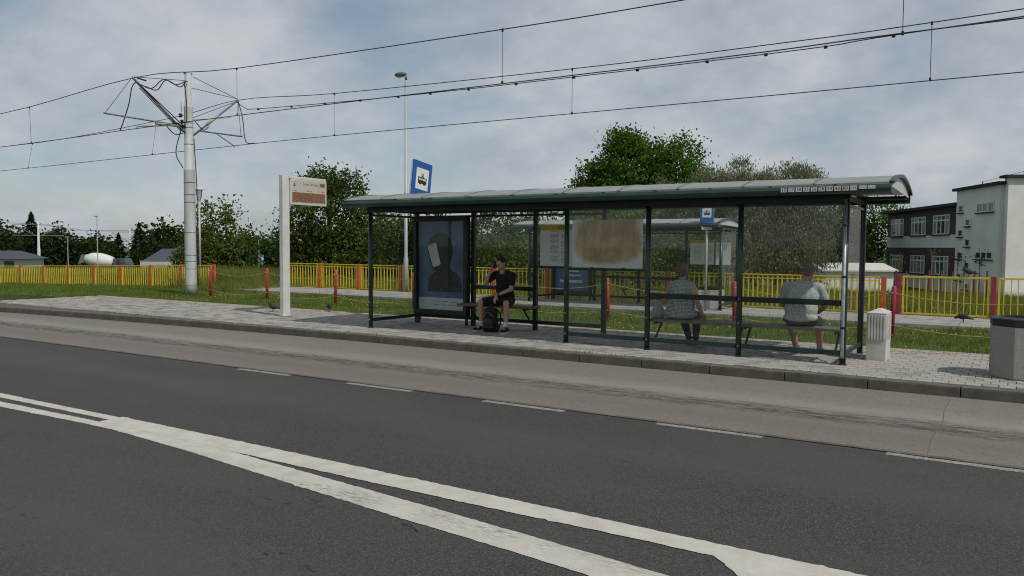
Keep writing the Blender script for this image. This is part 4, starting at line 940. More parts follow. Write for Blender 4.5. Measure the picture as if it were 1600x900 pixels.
blob('jeans', [('e', (0, -.02, .56), (.24, .16, .085)), C((.1, -.05, .57), .10, kL, .078), C((-.1, -.05, .57), .10, kR, .078), C(kL, .076, aL+Vector((0, 0, .02)), .05), C(kR, .076, aR+Vector((0, 0, .02)), .05)], M['jeans'], P2, .010, 3)
for a in (aL, aR): blob('shoe', [C(a+Vector((0, .03, -.055)), .040, a+Vector((0, -.15, -.068)), .034), C(a+Vector((0, .01, -.03)), .042, a+Vector((0, -.05, -.05)), .038)], M['jeans'], P2, .008, 2)
hb = empty('handbag', (-4.83, 12.06, .475), label='pale soft bag on the bench beside the person in the patterned blouse', cat='bag')
blob('bag', [('e', (0, 0, .10), (.105, .085, .12)), C((-.06, 0, .045), .05, (.06, 0, .045), .05), ('e', (0, 0, .21), (.075, .05, .08))], M['bagwhite'], hb, .009, 4)
MB().tube(smooth_path([(-.055, 0, .24), (-.03, 0, .33), (.03, 0, .33), (.055, 0, .24)], 5), .008, 6).build('handle', M['bagwhite'], hb)

# --- man in grey shirt facing the tracks
P3 = empty('person', (-2.62, 12.03, 0), math.pi, label='seated person in grey T-shirt, dark shorts and sandals, back turned', cat='person')
hp, info = head_prims((-.07, -.12, 1.245), (-.12, -1, -.35))
kL, kR = Vector((.235, -.43, .50)), Vector((-.175, -.43, .50)); aL, aR = Vector((.205, -.66, .09)), Vector((-.135, -.70, .09))
sL, sR = Vector((.215, -.06, 1.03)), Vector((-.235, -.06, 1.03)); eL, eR = Vector((.30, -.17, .77)), Vector((-.315, -.17, .785)); wL, wR = Vector((.14, -.37, .66)), Vector((-.17, -.38, .66))
body = hp+[C((-.03, -.06, 1.06), .066, (-.055, -.10, 1.17), .062), ('e', (-.01, -.04, .90), (.205, .135, .19)), ('e', (0, -.01, .66), (.20, .155, .18)), C(sL, .062, (0, -.05, 1.02), .10), C(sR, .062, (-.01, -.05, 1.02), .10),
    C(sL, .058, eL, .047), C(eL, .047, wL, .032), C(sR, .058, eR, .047), C(eR, .047, wR, .032), C((.1, -.02, .565), .095, kL, .066), C((-.1, -.02, .565), .095, kR, .066),
    C(kL, .06, kL.lerp(aL, .4)+Vector((0, .015, 0)), .062), C(kL.lerp(aL, .4)+Vector((0, .015, 0)), .06, aL, .04), C(kR, .06, kR.lerp(aR, .4)+Vector((0, .015, 0)), .062), C(kR.lerp(aR, .4)+Vector((0, .015, 0)), .06, aR, .04),
    C(aL, .038, aL+Vector((.02, -.13, -.055)), .028), C(aR, .038, aR+Vector((-.02, -.13, -.055)), .028)]
body += hand(wR, (.8, -.55, -.1), (0, 0, -1), 1, .6)+hand(wL, (-.8, -.55, -.1), (0, 0, -1), -1, .6)
blob('body', body, M['skin2'], P3, .0065, 3); face_bits(P3, info)
c_, f_, u_, s_, q_ = info
blob('hair', [('e', c_+u_*.034-f_*.016, (.083, .099, .092), q_), ('e', c_-u_*.02-f_*.05, (.066, .05, .055), q_)], M['hairbrown'], P3, .008, 3)
blob('t_shirt', [('e', (-.01, -.03, .91), (.235, .165, .20)), ('e', (0, .0, .72), (.238, .18, .18)), ('e', (0, .02, .60), (.245, .175, .10)), C(sL, .078, (0, -.05, 1.03), .115), C(sR, .078, (-.01, -.05, 1.03), .115), C((.08, -.06, 1.075), .06, (-.10, -.06, 1.075), .06),
     C(sL, .078, sL.lerp(eL, .60), .075), C(sR, .078, sR.lerp(eR, .60), .075)], M['greyshirt'], P3, .010, 4)
blob('shorts', [('e', (0, .0, .56), (.255, .17, .085)), C((.1, -.05, .57), .105, Vector((.1, -.02, .565)).lerp(kL, .88), .088), C((-.1, -.05, .57), .105, Vector((-.1, -.02, .565)).lerp(kR, .88), .088)], M['olive'], P3, .010, 3)
for a, dx in ((aL, .02), (aR, -.02)):
    s_o = MB().prism([(a.x-.038, a.y+.06), (a.x+.038, a.y+.06), (a.x+.048+dx, a.y-.1), (a.x+.03+dx, a.y-.2), (a.x-.03+dx, a.y-.2), (a.x-.048+dx, a.y-.1)], 'z', .001, .026).build('sandal_sole', M['blackplastic'], P3)
    for yy, zz_ in ((-.11, .062), (-.02, .10)): MB().tube(smooth_path([(a.x-.045, a.y+yy, .02), (a.x-.03, a.y+yy, zz_), (a.x+.03, a.y+yy, zz_), (a.x+.045, a.y+yy, .02)], 4), .012, 6).build('sandal_strap', M['blackplastic'], s_o)
    MB().tube(smooth_path([(a.x-.042, a.y-.01, .05), (a.x, a.y+.05, .07), (a.x+.042, a.y-.01, .05)], 4), .010, 6).build('heel_strap', M['blackplastic'], s_o)

# pigeons
def pigeon(loc, rz, label, peck, mat):
    p = empty('pigeon', loc, rz, label=label, cat='pigeon', group='pigeons at the stop')
    h = Vector((-.10, 0, .225)) if not peck else Vector((-.155, 0, .10))
    blob('body', [('e', (0, 0, .13), (.105, .058, .062), (0, .3 if not peck else -.25, 0)), C((-.06, 0, .15), .042, h, .028), ('e', h, (.030, .026, .028)), C((.07, 0, .115), .035, (.19, 0, .085), .016), C((.1, .02, .11), .018, (.2, .018, .085), .012), C((.1, -.02, .11), .018, (.2, -.018, .085), .012)], M[mat], p, .006, 3)
    MB().tube([h+Vector((-.02, 0, -.004)), h+Vector((-.055, 0, -.014 if not peck else -.03))], [.009, .003], 6).build('beak', M['beak'], p)
    for k in (-1, 1):
        lg = MB().tube([(.01, .022*k, .09), (0, .024*k, .004)], .0055, 5)
        for t in (-.4, 0, .4): lg.tube([(0, .024*k, .005), (-.035*math.cos(t), .024*k+.035*math.sin(t), .003)], .0035, 4)
        lg.build('leg', M['beak'], p)
    return p
pigeon((-15.0, 13.1, .0), rad(20), 'dark pigeon standing on the pavement left of the departure display', False, 'pigeond')
pigeon((-14.05, 14.0, .0), rad(150), 'small dark pigeon at the grass edge between display and shelter', True, 'pigeond')
pigeon((-.95, 21.9, .945), rad(15), 'dark pigeon perched on the yellow railing before the school', False, 'pigeond')
pigeon((-.95, 20.3, -.02), rad(-10), 'pigeon standing on the far platform slabs below the railing', True, 'pigeond')

# ------------------------------------------------------------------ vegetation
def unit(n):
    v = RNG.normal(size=(n, 3)); return v/np.linalg.norm(v, axis=1)[:, None]
def leaves(name, crowns, nclump, per, ll, lw, mat, spread=.35, droop=0., hollow=.45):
    """leaf-sized faces in clumps through the crown volumes"""
    wt = np.array([c[6] if len(c) > 6 else c[3]*c[4]*c[5] for c in crowns]); wt = wt/wt.sum(); cen = []
    for c, k in zip(crowns, RNG.multinomial(nclump, wt)):
        d = unit(k); r = hollow+(1-hollow)*RNG.random(k)**.7; r *= 1+.22*np.sin(5*d[:, 0]+c[0])*np.cos(4*d[:, 2]+c[1])+RNG.normal(0, .07, k)
        cen.append(np.array(c[:3])+d*r[:, None]*np.array(c[3:6]))
    cen = np.concatenate(cen); n = len(cen)*per; sz = RNG.uniform(.55, 1.35, len(cen))
    p = np.repeat(cen, per, 0)+RNG.normal(size=(n, 3))*(np.repeat(sz, per)*spread)[:, None]*np.array([1, 1, .75])
    if droop: p[:, 2] -= np.abs(RNG.normal(0, droop, n))
    a = unit(n); a[:, 2] -= (.35 if not droop else 1.8); a /= np.linalg.norm(a, axis=1)[:, None]
    b = np.cross(a, unit(n)); b /= np.linalg.norm(b, axis=1)[:, None]; s = RNG.uniform(.6, 1.4, n)[:, None]
    v = np.stack([p-a*ll*s*.5, p+b*lw*s*.5, p+a*ll*s*.5, p-b*lw*s*.5], 1).reshape(-1, 3)
    return fast_mesh(name, v, 4, mat), cen
def trunk_mesh(h, r, cen, nl, z0=.3):
    m = MB(); m.tube(smooth_path([(0, 0, -.4), (.03*h*.3, .02, h*.3), (-.02*h*.3, .05, h*.62), (.02, 0, h*.9)], 4), [r*(1.15-1.0*i/12) for i in range(13)], 8)
    idx = RNG.choice(len(cen), min(nl, len(cen)), replace=False)
    for i in idx:
        c = Vector(cen[i]); zs = min(c.z*.7, h*random.uniform(z0, .75)); b = Vector((0, .02, zs)); mid = b.lerp(c, .5)+Vector((0, 0, .12*(c-b).length))
        m.tube(smooth_path([b, mid, c], 3), [r*.42, r*.38, r*.32, r*.26, r*.2, r*.13, r*.06], 5)
    return m
def tree(name, loc, h, crowns, label, mat, nclump=300, per=26, ll=.16, lw=.10, r=.12, nl=22, spread=.3, droop=0, rz=0, group=None, hollow=.45):
    t = empty(name, (loc[0], loc[1], gz(loc[0], loc[1]) if len(loc) < 3 else loc[2]), rz, label=label, cat='tree', group=group)
    me, cen = leaves('crown', crowns, nclump, per, ll, lw, M[mat], spread, droop, hollow)
    tr = trunk_mesh(h, r, cen, nl).build('trunk', M['bark'], t, True); link('crown', me, t); return t
tree('broad_tree', (-26.3, 26.2), 4.6, [(0, 0, 3.0, 2.3, 1.9, 1.9), (-1.5, -.4, 2.0, 1.5, 1.4, 1.6), (1.6, .3, 2.1, 1.6, 1.4, 1.7), (.3, 0, 1.2, 2.9, 1.6, 1.2), (-.4, 0, 4.5, 1.1, 1.0, .9, 1.5), (1.2, 0, 4.4, .8, .8, .8, 1.0), (-1.6, 0, 4.0, .6, .6, .8, .6)],
     'wide bushy green tree standing right behind the departure display', 'leafbush', 600, 30, .15, .09, .13, 30, .25)
for i, (x, y, h) in enumerate([(-36.2, 27.0, 4.0), (-35.7, 28.0, 4.8), (-41.3, 30., 3.7), (-36.9, 30.2, 3.2)]):
    tree('young_tree', (x, y), h, [(0, 0, h*.5, .75, .75, h*.32), (.15, 0, h*.82, .42, .42, h*.2), (-.25, 0, h*.3, .95, .9, h*.2)], ['tall leafy young tree right of the white tram pole, leftmost of its clump', 'tallest slim young tree between tram pole and display',
         'low young tree half hidden behind the white tram pole', 'low bushy young tree at the path right of the tram pole clump'][i], 'leaflight' if i < 2 else 'leafbush', 110, 26, .17, .11, .06, 14, .24, group='young trees by the path')
tree('broad_tree', (-21.6, 49.5), 9.2, [(-.2, 0, 7.6, 2.7, 2.6, 2.6), (-2.6, 0, 6.2, 2.0, 2.0, 2.2), (2.6, 0, 7.3, 2.0, 2.0, 2.4), (0, 0, 4.8, 4.3, 3.0, 2.4), (3.8, 0, 5.8, 1.8, 1.6, 2.0), (-3.4, 0, 4.6, 1.5, 1.5, 1.7), (-.6, 0, 9.4, 1.2, 1.2, .9, 3)],
     'big round dark green tree rising above the shelter roof', 'leafbig', 1500, 38, .19, .13, .26, 40, .33)
wl = [('pale willow crown seen above the far shelter, leftmost of the willows', -13.6, 42.0, 6.3, 2.2), ('tall pale willow behind the person in grey shirt, middle of the willows', -11.9, 43.4, 6.7, 2.2), ('pale drooping willow by the shelter right end post, rightmost of the willows', -9.9, 44.4, 6.7, 1.7), ('rounded willow with greyish leaves between the big tree and shelter posts', -16.4, 43.0, 5.8, 2.2)]
for lb, x, y, h, w in wl:
    tree('willow_tree', (x, y), h*.9, [(0, 0, h*.80+.35, w*.8, w*.7, h*.20, 3.0*w), (-.5*w, 0, h*.5, w*.7, w*.7, h*.36), (.5*w, 0, h*.52, w*.7, w*.7, h*.36), (0, -.3, h*.3, w, w*.8, h*.25)], lb, 'leafwil', 560, 56, .14, .045, .16, 20, .22, .14, group='willows behind the railing')
for i, (x, y, h, mt) in enumerate([(-24.2, 36.5, 4.3, 'leafdark'), (-20.9, 34.5, 4.5, 'leafbush'), (-18.0, 36.8, 4.9, 'leaflight'), (-15.4, 34.2, 4.6, 'leaflight'), (-13.6, 37.0, 3.6, 'leafbush'), (-20.0, 30.0, 2.7, 'leafbush'), (-16.6, 29.4, 2.6, 'leaflight'), (-32.0, 36.5, 3.9, 'leafdark'), (-28.6, 34.2, 4.0, 'leafbush'), (-26.2, 33.6, 4.2, 'leafdark')]):
    tree('shrub_tree', (x, y), h*.8, [(0, 0, h*.68, 1.5, 1.3, h*.3), (-.9, 0, h*.42, 1.3, 1.2, h*.34), (.9, 0, h*.42, 1.3, 1.2, h*.34), (0, -.4, h*.22, 1.9, 1.3, h*.2)],
         ['dark bushy tree seen through the shelter left end pane', 'dark green bushy tree behind the poster case', 'light green bushy tree behind the person in black, left one', 'light green bushy tree behind the person in black, right one', 'low bush beside the timetable seen through the rear glass',
          'low dark shrub behind the railing near the poster case', 'low bright shrub behind the railing near the person in black', 'dark bushy tree between the display and the shelter left end', 'green bushy tree right behind the tall street lamp', 'dark bushy tree seen past the left edge of the poster case'][i], mt, 210, 28, .17, .10, .08, 16, .28, group='bushes behind the railing')
for i, (x, y, h, w) in enumerate([(-13.2, 76.5, 7.6, 2.6), (-14.0, 92, 10.0, 4.0), (-16.0, 70, 7.0, 2.6), (-11.6, 70.5, 4.3, 1.4)]):
    tree('broad_tree', (x, y), h*.85, [(0, 0, h*.72, w, w, h*.27), (-.5*w, 0, h*.45, w*.8, w*.8, h*.3), (.6*w, 0, h*.5, w*.8, w*.8, h*.3)],
         ['dark green tree right of the shelter roof end', 'tall green tree touching the school left corner', 'dark tree behind the right end of the willows', 'small dark tree in front of the school left corner'][i], 'leafdark' if i != 1 else 'leafbig', 260, 26, .26, .18, .15, 14, .36, group='trees left of the school')
# saplings with stakes before the school
for i, (x, y) in enumerate([(-4.9, 44.0), (-3.1, 40.0), (-2.3, 42.0), (-1.3, 38.5)]):
    s = empty('sapling', (x, y, gz(x, y)), label=['green leaved sapling on red-brown stakes, leftmost before the school', 'staked sapling below the wide school windows, second from left', 'staked sapling at the grey school wing, third from left', 'reddish staked sapling before the grey school wing, rightmost'][i], cat='tree', group='staked saplings before the school')
    for k in range(3):
        a = 2.1*k; MB().tube([(.32*math.cos(a), .32*math.sin(a), -.1), (.3*math.cos(a), .3*math.sin(a), 1.35)], .035, 6).build('stake', pm('stake_wood', (.12, .045, .025), .8, .2, 5), s)
    MB().tube(smooth_path([(0, 0, 0), (.03, 0, 1.2), (0, .02, 2.3)], 4), [.03-.0025*k for k in range(9)], 6).build('trunk', M['bark'], s)
    me, _ = leaves('crown', [(0, 0, 1.9, .25, .25, .35)], 7, 8, .10, .06, M['leaflight'] if i < 2 else M['leafdark'], .1); link('crown', me, s)
# distant row: conifers and broad trees (shared meshes)
def conifer_mesh(h, w):
    n = 1500; t = RNG.random(n)**.75; z = h*(.06+.94*t); rr = w*(1-t)**.85*(.35+.65*RNG.random(n))*(1+.25*np.sin(z*5)); a = RNG.random(n)*2*np.pi
    p = np.stack([rr*np.cos(a), rr*np.sin(a), z-rr*.25], 1); d = np.stack([np.cos(a), np.sin(a), -.45+0*a], 1)+RNG.normal(0, .25, (n, 3)); b = np.cross(d, unit(n)); b /= np.linalg.norm(b, axis=1)[:, None]; L = (.25+.75*(1-t))[:, None]
    return fast_mesh('crown', np.stack([p-d*L*.4, p+b*L*.24, p+d*L*.55, p-b*L*.24], 1).reshape(-1, 3), 4, M['leafcon'])
cm = [conifer_mesh(10.5, 2.6), conifer_mesh(9.5, 2.2)]
ctr = MB().tube([(0, 0, -.6), (0, 0, 9.)], [.2, .04], 6).mesh('trunk'); ctr.materials.append(M['bark'])
bme, bc = leaves('crown', [(0, 0, 4.6, 3.0, 2.6, 2.3), (-1.8, 0, 3.2, 2.2, 2, 2.2), (1.8, 0, 3.2, 2.2, 2, 2.2), (0, 0, 1.8, 3.4, 2.4, 1.6)], 240, 20, .42, .30, M['leafdark'], .5)
btr = trunk_mesh(6, .22, bc, 10).mesh('trunk'); btr.materials.append(M['bark'])
far = [('c', -126.5, 57, 1.0, 'dark spruce at the far left edge behind the fence'), ('c', -122.5, 62, 1.22, 'tallest dark spruce left of the first distant tram pole'), ('b', -121, 57, 1.15, 'dark round tree between the two far left spruces'), ('b', -127, 66.5, 1.15, 'dark tree just right of the first distant tram pole'),
       ('b', -131, 75, .9, 'low tree before the lamp right of the first tram pole'), ('c', -131.5, 81, 1.05, 'dark spruce left of the white mixer drum'), ('c', -131, 84.5, 1.13, 'dark spruce above the white mixer drum'), ('b', -132, 90.5, 1.55, 'tall rounded tree right above the mixer drum'),
       ('b', -131, 97, 1.0, 'low dark tree left of the second distant tram pole'), ('c', -124, 95.5, .98, 'spruce right of the second distant tram pole'), ('c', -131, 104, 1.0, 'thin spruce behind the grey roofed house left side'), ('b', -127, 105, 1.25, 'green rounded tree above the grey roofed house'),
       ('b', -122, 107, 1.1, 'dark tree beside the white tram pole left side'), ('b', -112, 107, 1.0, 'distant tree right of the white tram pole'), ('b', -100, 108, .95, 'distant tree above the path opening, left one'), ('c', -92, 106, .75, 'distant spruce above the path opening'), ('b', -84, 108, .9, 'distant tree above the path opening, right one'),
       ('b', -135, 60, 1.0, 'distant dark tree behind the leftmost spruce'), ('b', -140, 82, 1.1, 'distant dark tree behind the mixer truck'), ('b', -138, 100, 1.1, 'distant dark tree behind the second tram pole'), ('b', -118, 52, 1.0, 'distant dark tree behind the low building at the left edge'), ('b', -124, 72, 1.0, 'dark tree left of the short distant lamp post'), ('b', -128, 86, 1.0, 'dark tree behind the mixer cab'), ('b', -122, 100, 1.0, 'dark tree right behind the grey roofed house')]
for i, (k, x, y, s, lb) in enumerate(far):
    t = empty('spruce_tree' if k == 'c' else 'distant_tree', (x, y, gz(x, y)), random.uniform(0, 6), label=lb, cat='tree', group='distant trees at left'); s *= (.80 if k == 'c' else .92); t.scale = (s*1.3, s*1.3, s*random.uniform(.97, 1.05))
    link('crown', cm[i % 2] if k == 'c' else bme, t); link('trunk', ctr if k == 'c' else btr, t)
# grass
def blades(name, x0, x1, y0, y1, n, h0, h1, w, mat, zf, patch=.5):
    x = RNG.uniform(x0, x1, n); y = RNG.uniform(y0, y1, n); k = .5+.5*np.sin(x*1.3+np.sin(y*2.1)*1.5)*np.cos(y*1.7+x*.35)
    h = RNG.uniform(h0, h1, n)*(1-patch+patch*k*1.4); z = np.array([zf(a, b) for a, b in zip(x, y)])-.01
    a = RNG.random(n)*2*np.pi; lean = RNG.normal(0, .35, (n, 2))*h[:, None]
    b0 = np.stack([x-np.cos(a)*w/2, y-np.sin(a)*w/2, z], 1); b1 = np.stack([x+np.cos(a)*w/2, y+np.sin(a)*w/2, z], 1); tp_ = np.stack([x+lean[:, 0], y+lean[:, 1], z+h], 1)
    return tag(link(name, fast_mesh(name, np.stack([b0, b1, tp_], 1).reshape(-1, 3), 3, M[mat])), kind='stuff')
blades('grass', -27, 6, 14.1, 19.2, 90000, .04, .13, .016, 'blade', gz)
blades('grass', -48, -24.2, 10.9, 20.6, 60000, .05, .15, .022, 'blade', gz)
blades('tall_grass', -27, -23.5, 18.5, 26, 7000, .2, .65, .022, 'blade2', gz)
blades('meadow_grass', -60, 12, 22.1, 48, 110000, .15, .60, .03, 'blade2', gz, .4)
blades('meadow_grass', -60, -26, 20.4, 27, 60000, .45, .95, .028, 'blade2', gz, .25)
blades('weeds', -24, 4, 19.0, 19.25, 700, .06, .22, .02, 'blade', lambda a, b: -.08, .95)
blades('weeds', -24, 4, 10.80, 10.87, 1200, .015, .05, .02, 'blade', lambda a, b: -.01, .98)
blades('weeds', -23.5, -22.9, 16.5, 17.2, 300, .1, .35, .018, 'blade', gz)
# dandelions
m = MB()
for i in range(260):
    x, y = random.uniform(-22, 3), random.uniform(14.2, 19) ; z = -.10+random.uniform(.07, .14)
    m.sphere((x, y, z), (.016, .016, .008), 6, 3)
tag(m.build('dandelions', M['flower']), kind='stuff')

# ------------------------------------------------------------------ buildings and far things
def facade(root, name, mat, s0, s1, d0, d1, z0, z1): return MB().box(s0, s1, d0, d1, z0, z1).build(name, M[mat], root)
def window(root, s0, s1, z0, z1, y, cols, rows, trans=None, cur=True):
    w = MB(); f = .07
    w.box(s0, s0+f, y-.05, y, z0, z1).box(s1-f, s1, y-.05, y, z0, z1).box(s0+f, s1-f, y-.05, y, z0, z0+f).box(s0+f, s1-f, y-.05, y, z1-f, z1)
    for i in range(1, cols): x = s0+(s1-s0)*i/cols; w.box(x-.06, x+.06, y-.048, y, z0+f, z1-f)
    if trans: zt = z0+(z1-z0)*trans; w.box(s0+f, s1-f, y-.046, y, zt-.05, zt+.05)
    o = w.build('window', M['winframe'], root)
    for i in range(cols):
        a, b = s0+(s1-s0)*i/cols+.08, s0+(s1-s0)*(i+1)/cols-.08
        MB().box(a, b, y-.02, y-.008, z0+f+.01, z1-f-.01).build('pane', M['curtain'] if cur and (i in (0, cols-1)) else M['pane'], o)
    MB().box(s0-.1, s1+.1, y-.16, y-.052, z0-.09, z0-.02).build('sill', M['roofdark'], o); return o
# local x along the facade toward the viewer, local -y out of the wall
ang = math.atan2(-.903, .43)
sc_ = empty('school_building', (-3.45, 66.1, 0), ang, label='two-storey school with maroon window bands and a pale grey stair wing', cat='building')
facade(sc_, 'wall', 'maroonwall', -15.2, 0, 0, 9, 2.67, 4.75); facade(sc_, 'wall_band', 'wallgrey', -15.3, 0, -.03, 9, 1.71, 2.67); facade(sc_, 'wall', 'maroonwall', -15.2, 0, .002, 9, -.47, 1.71)
facade(sc_, 'wall_band', 'wallgrey', -15.3, 0, -.03, 9, -1.6, -.47); facade(sc_, 'plinth', 'plinth', -15.25, 0, -.02, 9, -3, -1.6)
rf = facade(sc_, 'roof', 'roofdark', -15.9, .0, -.45, 9.5, 4.75, 4.97)
for a, b in ((-14.2, -11.2), (-9.4, -6.4), (-4.9, -1.9)):
    window(sc_, a, b, 2.72, 4.2, -.004, 4, 2, .72); window(sc_, a, b, -.38, 1.08, -.004, 4, 2, .72)
MB().tube([(-.15, -.1, -1.6), (-.15, -.1, 4.9)], .07, 6).build('drainpipe', M['roofdark'], sc_)
wg = facade(sc_, 'stair_wing', 'wallgrey', 0, 6.4, -.35, 8, -1.5, 5.75); facade(sc_, 'plinth', 'roofdark', .02, 6.38, -.33, 8, -3, -1.5)
facade(sc_, 'roof', 'roofdark', -.25, 6.65, -.6, 8.3, 5.75, 5.95)
facade(sc_, 'tall_wing', 'wallwhite', 6.4, 6.9, -.1, 11, -1.5, 6.15); facade(sc_, 'roof', 'roofdark', 6.2, 7.15, -.35, 11.2, 6.15, 6.32); facade(sc_, 'plinth', 'roofdark', 6.42, 6.88, -.08, 10.9, -3, -1.5)
for s0, z0, z1 in ((.45, 4.19, 4.75), (.45, 2.49, 3.0), (.45, .91, 1.44), (1.6, 3.21, 3.73), (1.6, 1.8, 2.34), (1.6, .21, .73), (.45, -.6, -.1), (1.6, -1.2, -.75)): window(sc_, s0, s0+.75, z0, z1, -.353, 1, 1, None, False)
for z0, z1 in ((4.08, 4.71), (.95, 1.46)): window(sc_, 3.3, 5.7, z0, z1, -.353, 3, 1, None, False)
MB().tube([(.8, 1, 5.95), (.8, 1, 6.4)], .03, 5).tube([(6.5, 1, 6.3), (6.5, 1, 6.6)], .03, 5).tube([(.8, 1, 6.38), (6.5, 1, 6.58)], .012, 4).build('lightning_wire', M['wire'], sc_)

shd = empty('white_shed', (-9.3, 59.0, gz(-9.3, 59)), rad(32), label='low white outbuilding with pale roof between willows and school', cat='building')
MB().box(-2.3, 2.6, 0, 4, 0, 1.45).build('wall', M['whitewash'], shd); MB().prism([(-.3, 1.4), (2, 1.85), (4.3, 1.4), (4.3, 1.5), (2, 1.95), (-.3, 1.5)], 'x', -2.5, 2.8).build('roof', M['offwhite'], shd)
MB().box(.3, 1.3, -.03, 0, 0, 1.4).build('door', M['offwhite'], shd)

hs = empty('house', (-117.0, 80.3, gz(-117, 80)), rad(32), label='distant single-storey house with a grey tiled roof left of the tram pole', cat='building')
MB().box(-3.2, 3.2, 0, 6, -1, 3.1).build('wall', M['wallgrey'], hs)
rf = MB(); rf.add([(-3.6, -.6, 2.9), (3.6, -.6, 2.9), (3.6, 6.6, 2.9), (-3.6, 6.6, 2.9), (-2.0, 3, 4.75), (2.9, 3, 4.75)], [(0, 1, 5, 4), (1, 2, 5), (2, 3, 4, 5), (3, 0, 4), (3, 2, 1, 0)]); ro = rf.build('roof', M['slate'], hs)
MB().box(.9, 1.4, 2.4, 2.9, 4.4, 5.2).build('chimney', M['whitewash'], ro)
for x in (-2.2, .4): MB().box(x, x+1.2, -.04, 0, 1.2, 2.5).build('window', M['pane'], hs)
hs2 = empty('low_building', (-106.5, 51.5, gz(-106, 51)), rad(32), label='distant low building with dark roof at the far left edge', cat='building')
MB().box(-5, 1.0, 0, 5, -1, 2.4).build('wall', M['conc'], hs2); MB().add([(-5.4, -.5, 2.3), (1.5, -.5, 2.3), (1.5, 5.5, 2.3), (-5.4, 5.5, 2.3), (-4, 2.5, 3.3), (-.4, 2.5, 3.3)], [(0, 1, 5, 4), (1, 2, 5), (2, 3, 4, 5), (3, 0, 4), (3, 2, 1, 0)]).build('roof', M['slate'], hs2)
for x in (-3, -1): MB().box(x, x+1.2, -.05, 0, .8, 2).build('window', M['pane'], hs2)
gw = empty('garden_wall', (-112, 76.0, gz(-112, 76)), rad(32), label='pale low wall in front of the grey roofed house', cat='wall')
MB().bbox(-3.4, 3.4, 0, .25, -.5, 2.6, .03).build('panel', M['conc'], gw); MB().bbox(-3.5, 3.5, -.05, .3, 2.6, 2.7, .02).build('coping', M['slab'], gw)

# concrete mixer truck
mt_ = empty('mixer_truck', (-106.8, 63.0, gz(-106.8, 63)), rad(32), label='distant concrete mixer truck with a big white drum behind the left fence', cat='truck'); mt_.scale = (.86, .86, .84)
dr = MB(); prof = [(.35, -2.4), (.75, -2.1), (1.18, -1.0), (1.25, 0), (1.15, .9), (.9, 1.9), (.65, 2.3)]; n = 18
for r_, xx in prof:
    for k in range(n): a = 2*math.pi*k/n; dr.v.append((xx, r_*math.cos(a), 2.85+r_*math.sin(a)-xx*.10))
for i in range(len(prof)-1):
    for k in range(n): dr.f.append((i*n+k, i*n+(k+1) % n, (i+1)*n+(k+1) % n, (i+1)*n+k))
dr.f += [tuple(range(n)), tuple((len(prof)-1)*n+k for k in range(n))]
dr.build('drum', M['white'], mt_, True)
MB().box(-3.4, 4.6, -.9, .9, .85, 1.15).build('chassis', M['roofdark'], mt_)
cb = MB(); cb.prism([(2.7, 1.1), (2.7, 3.2), (4.4, 3.25), (4.9, 2.3), (4.95, 1.0), (2.7, .9)], 'y', -1.2, 1.2); cbo = cb.build('cab', M['vanblue'], mt_)
MB().box(3.2, 4.2, -1.23, -1.205, 2.2, 2.95).build('window', M['pane'], cbo)
MB().prism([(-3.3, 2.2), (-2.2, 2.6), (-2.1, 3.7), (-2.7, 3.8)], 'y', -.5, .5).tube([(-3.0, 0, 2.4), (-3.7, 0, 1.4)], .25, 8).build('chute', M['bracket'], mt_)
for x in (-2.5, -1.2, 3.6):
    for s in (-1, 1):
        w = MB(); w.tube([(x, s*1.2, .5), (x, s*.85, .5)], .5, 16); wo = w.build('wheel', M['tyre'], mt_); MB().tube([(x, s*1.22, .5), (x, s*1.19, .5)], .28, 12).build('rim', M['bracket'], wo)
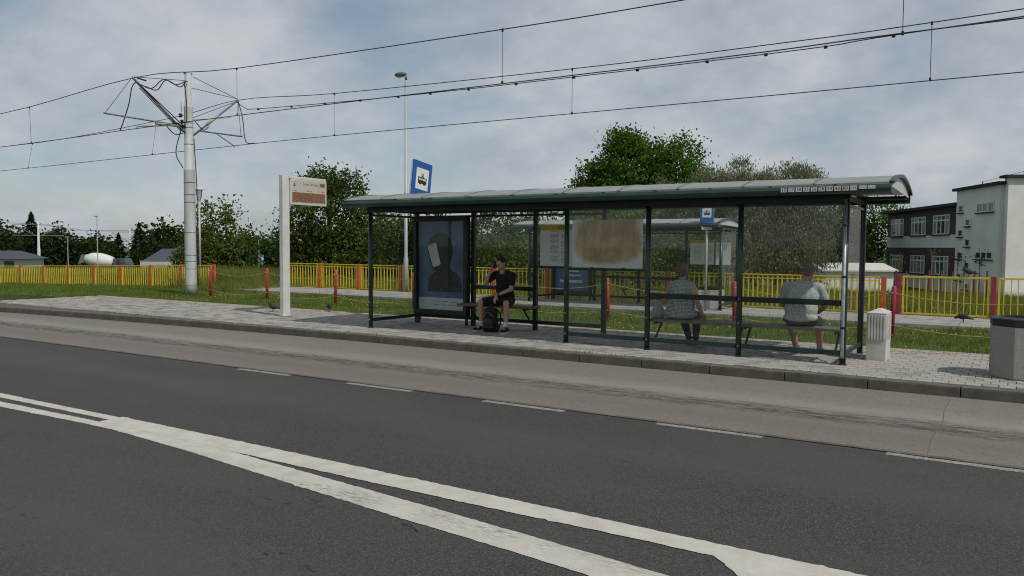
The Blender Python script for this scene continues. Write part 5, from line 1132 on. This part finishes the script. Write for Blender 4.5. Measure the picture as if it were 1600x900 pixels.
# distant tram poles, lamps and flag
for i, (x, y, zt, lb) in enumerate([(-113.8, 58.5, 4.7, 'distant white tram pole between the far left spruces'), (-140.7, 88.9, 4.4, 'distant white tram pole right of the mixer truck')]):
    z0 = gz(x, y); p = empty('catenary_pole', (x, y, z0), label=lb, cat='pole', group='distant tram poles'); h = zt-z0
    MB().lathe([(.22, 0), (.21, h*.5), (.17, h*.52), (.15, h*.8), (.12, h*.82), (.11, h)], 0, 0, 12).build('shaft', M['white'], p, True)
    MB().tube([(0, 0, h*.72), (1.5, 2.6, h*.92)], .06, 5).tube([(0, 0, h*.72), (-1.5, -2.6, h*.92)], .06, 5).tube([(1.6, 2.6, h*.74), (-1.6, -2.6, h*.74)], .05, 5).tube([(1.6, 2.6, h*.93), (-1.6, -2.6, h*.93)], .03, 4).build('bracket', M['bracket'], p)
for i, (x, y, h, lb) in enumerate([(-101.5, 59.6, 8.0, 'thin distant lamp post above the white mixer drum'), (-112, 61.5, 5.6, 'short distant lamp post right of the first tram pole')]):
    p = empty('street_lamp', (x, y, gz(x, y)), label=lb, cat='street lamp'); MB().tube([(0, 0, 0), (0, 0, h)], [.08, .05], 6).build('pole', M['galv'], p); MB().bbox(-.5, .15, -.12, .12, h, h+.12, .03).build('lamp_head', M['galv'], p)
wire('messenger_wire', [(-200, 70, 4.4), (-140.7, 88.9, 4.1), (-127, 73.5, 3.7), (-113.8, 58.5, 4.2), (-95, 40, 3.9)], .025, 'thin far overhead wire between the distant tram poles')
fl = empty('flag', (-48.1, 40.7, gz(-48, 40.7)), label='small blue and white flag on a pole beyond the path opening', cat='flag')
MB().tube([(0, 0, 0), (0, 0, 3.3)], .025, 6).build('pole', M['galv'], fl)
f = MB()
for j in range(5):
    for i in range(5): f.v.append((.02+i*.12, .05*math.sin(i*1.3+j*.5), 1.4+j*.2-i*.06))
f.f = [(j*5+i, j*5+i+1, j*5+i+6, j*5+i+5) for j in range(4) for i in range(4)]
fo = f.build('cloth', M['blue'], fl, True); fo.data.materials.append(M['white'])
for p in fo.data.polygons: p.material_index = 1 if p.index % 8 < 4 else 0
fo.modifiers.new('thickness', 'SOLIDIFY').thickness = .004
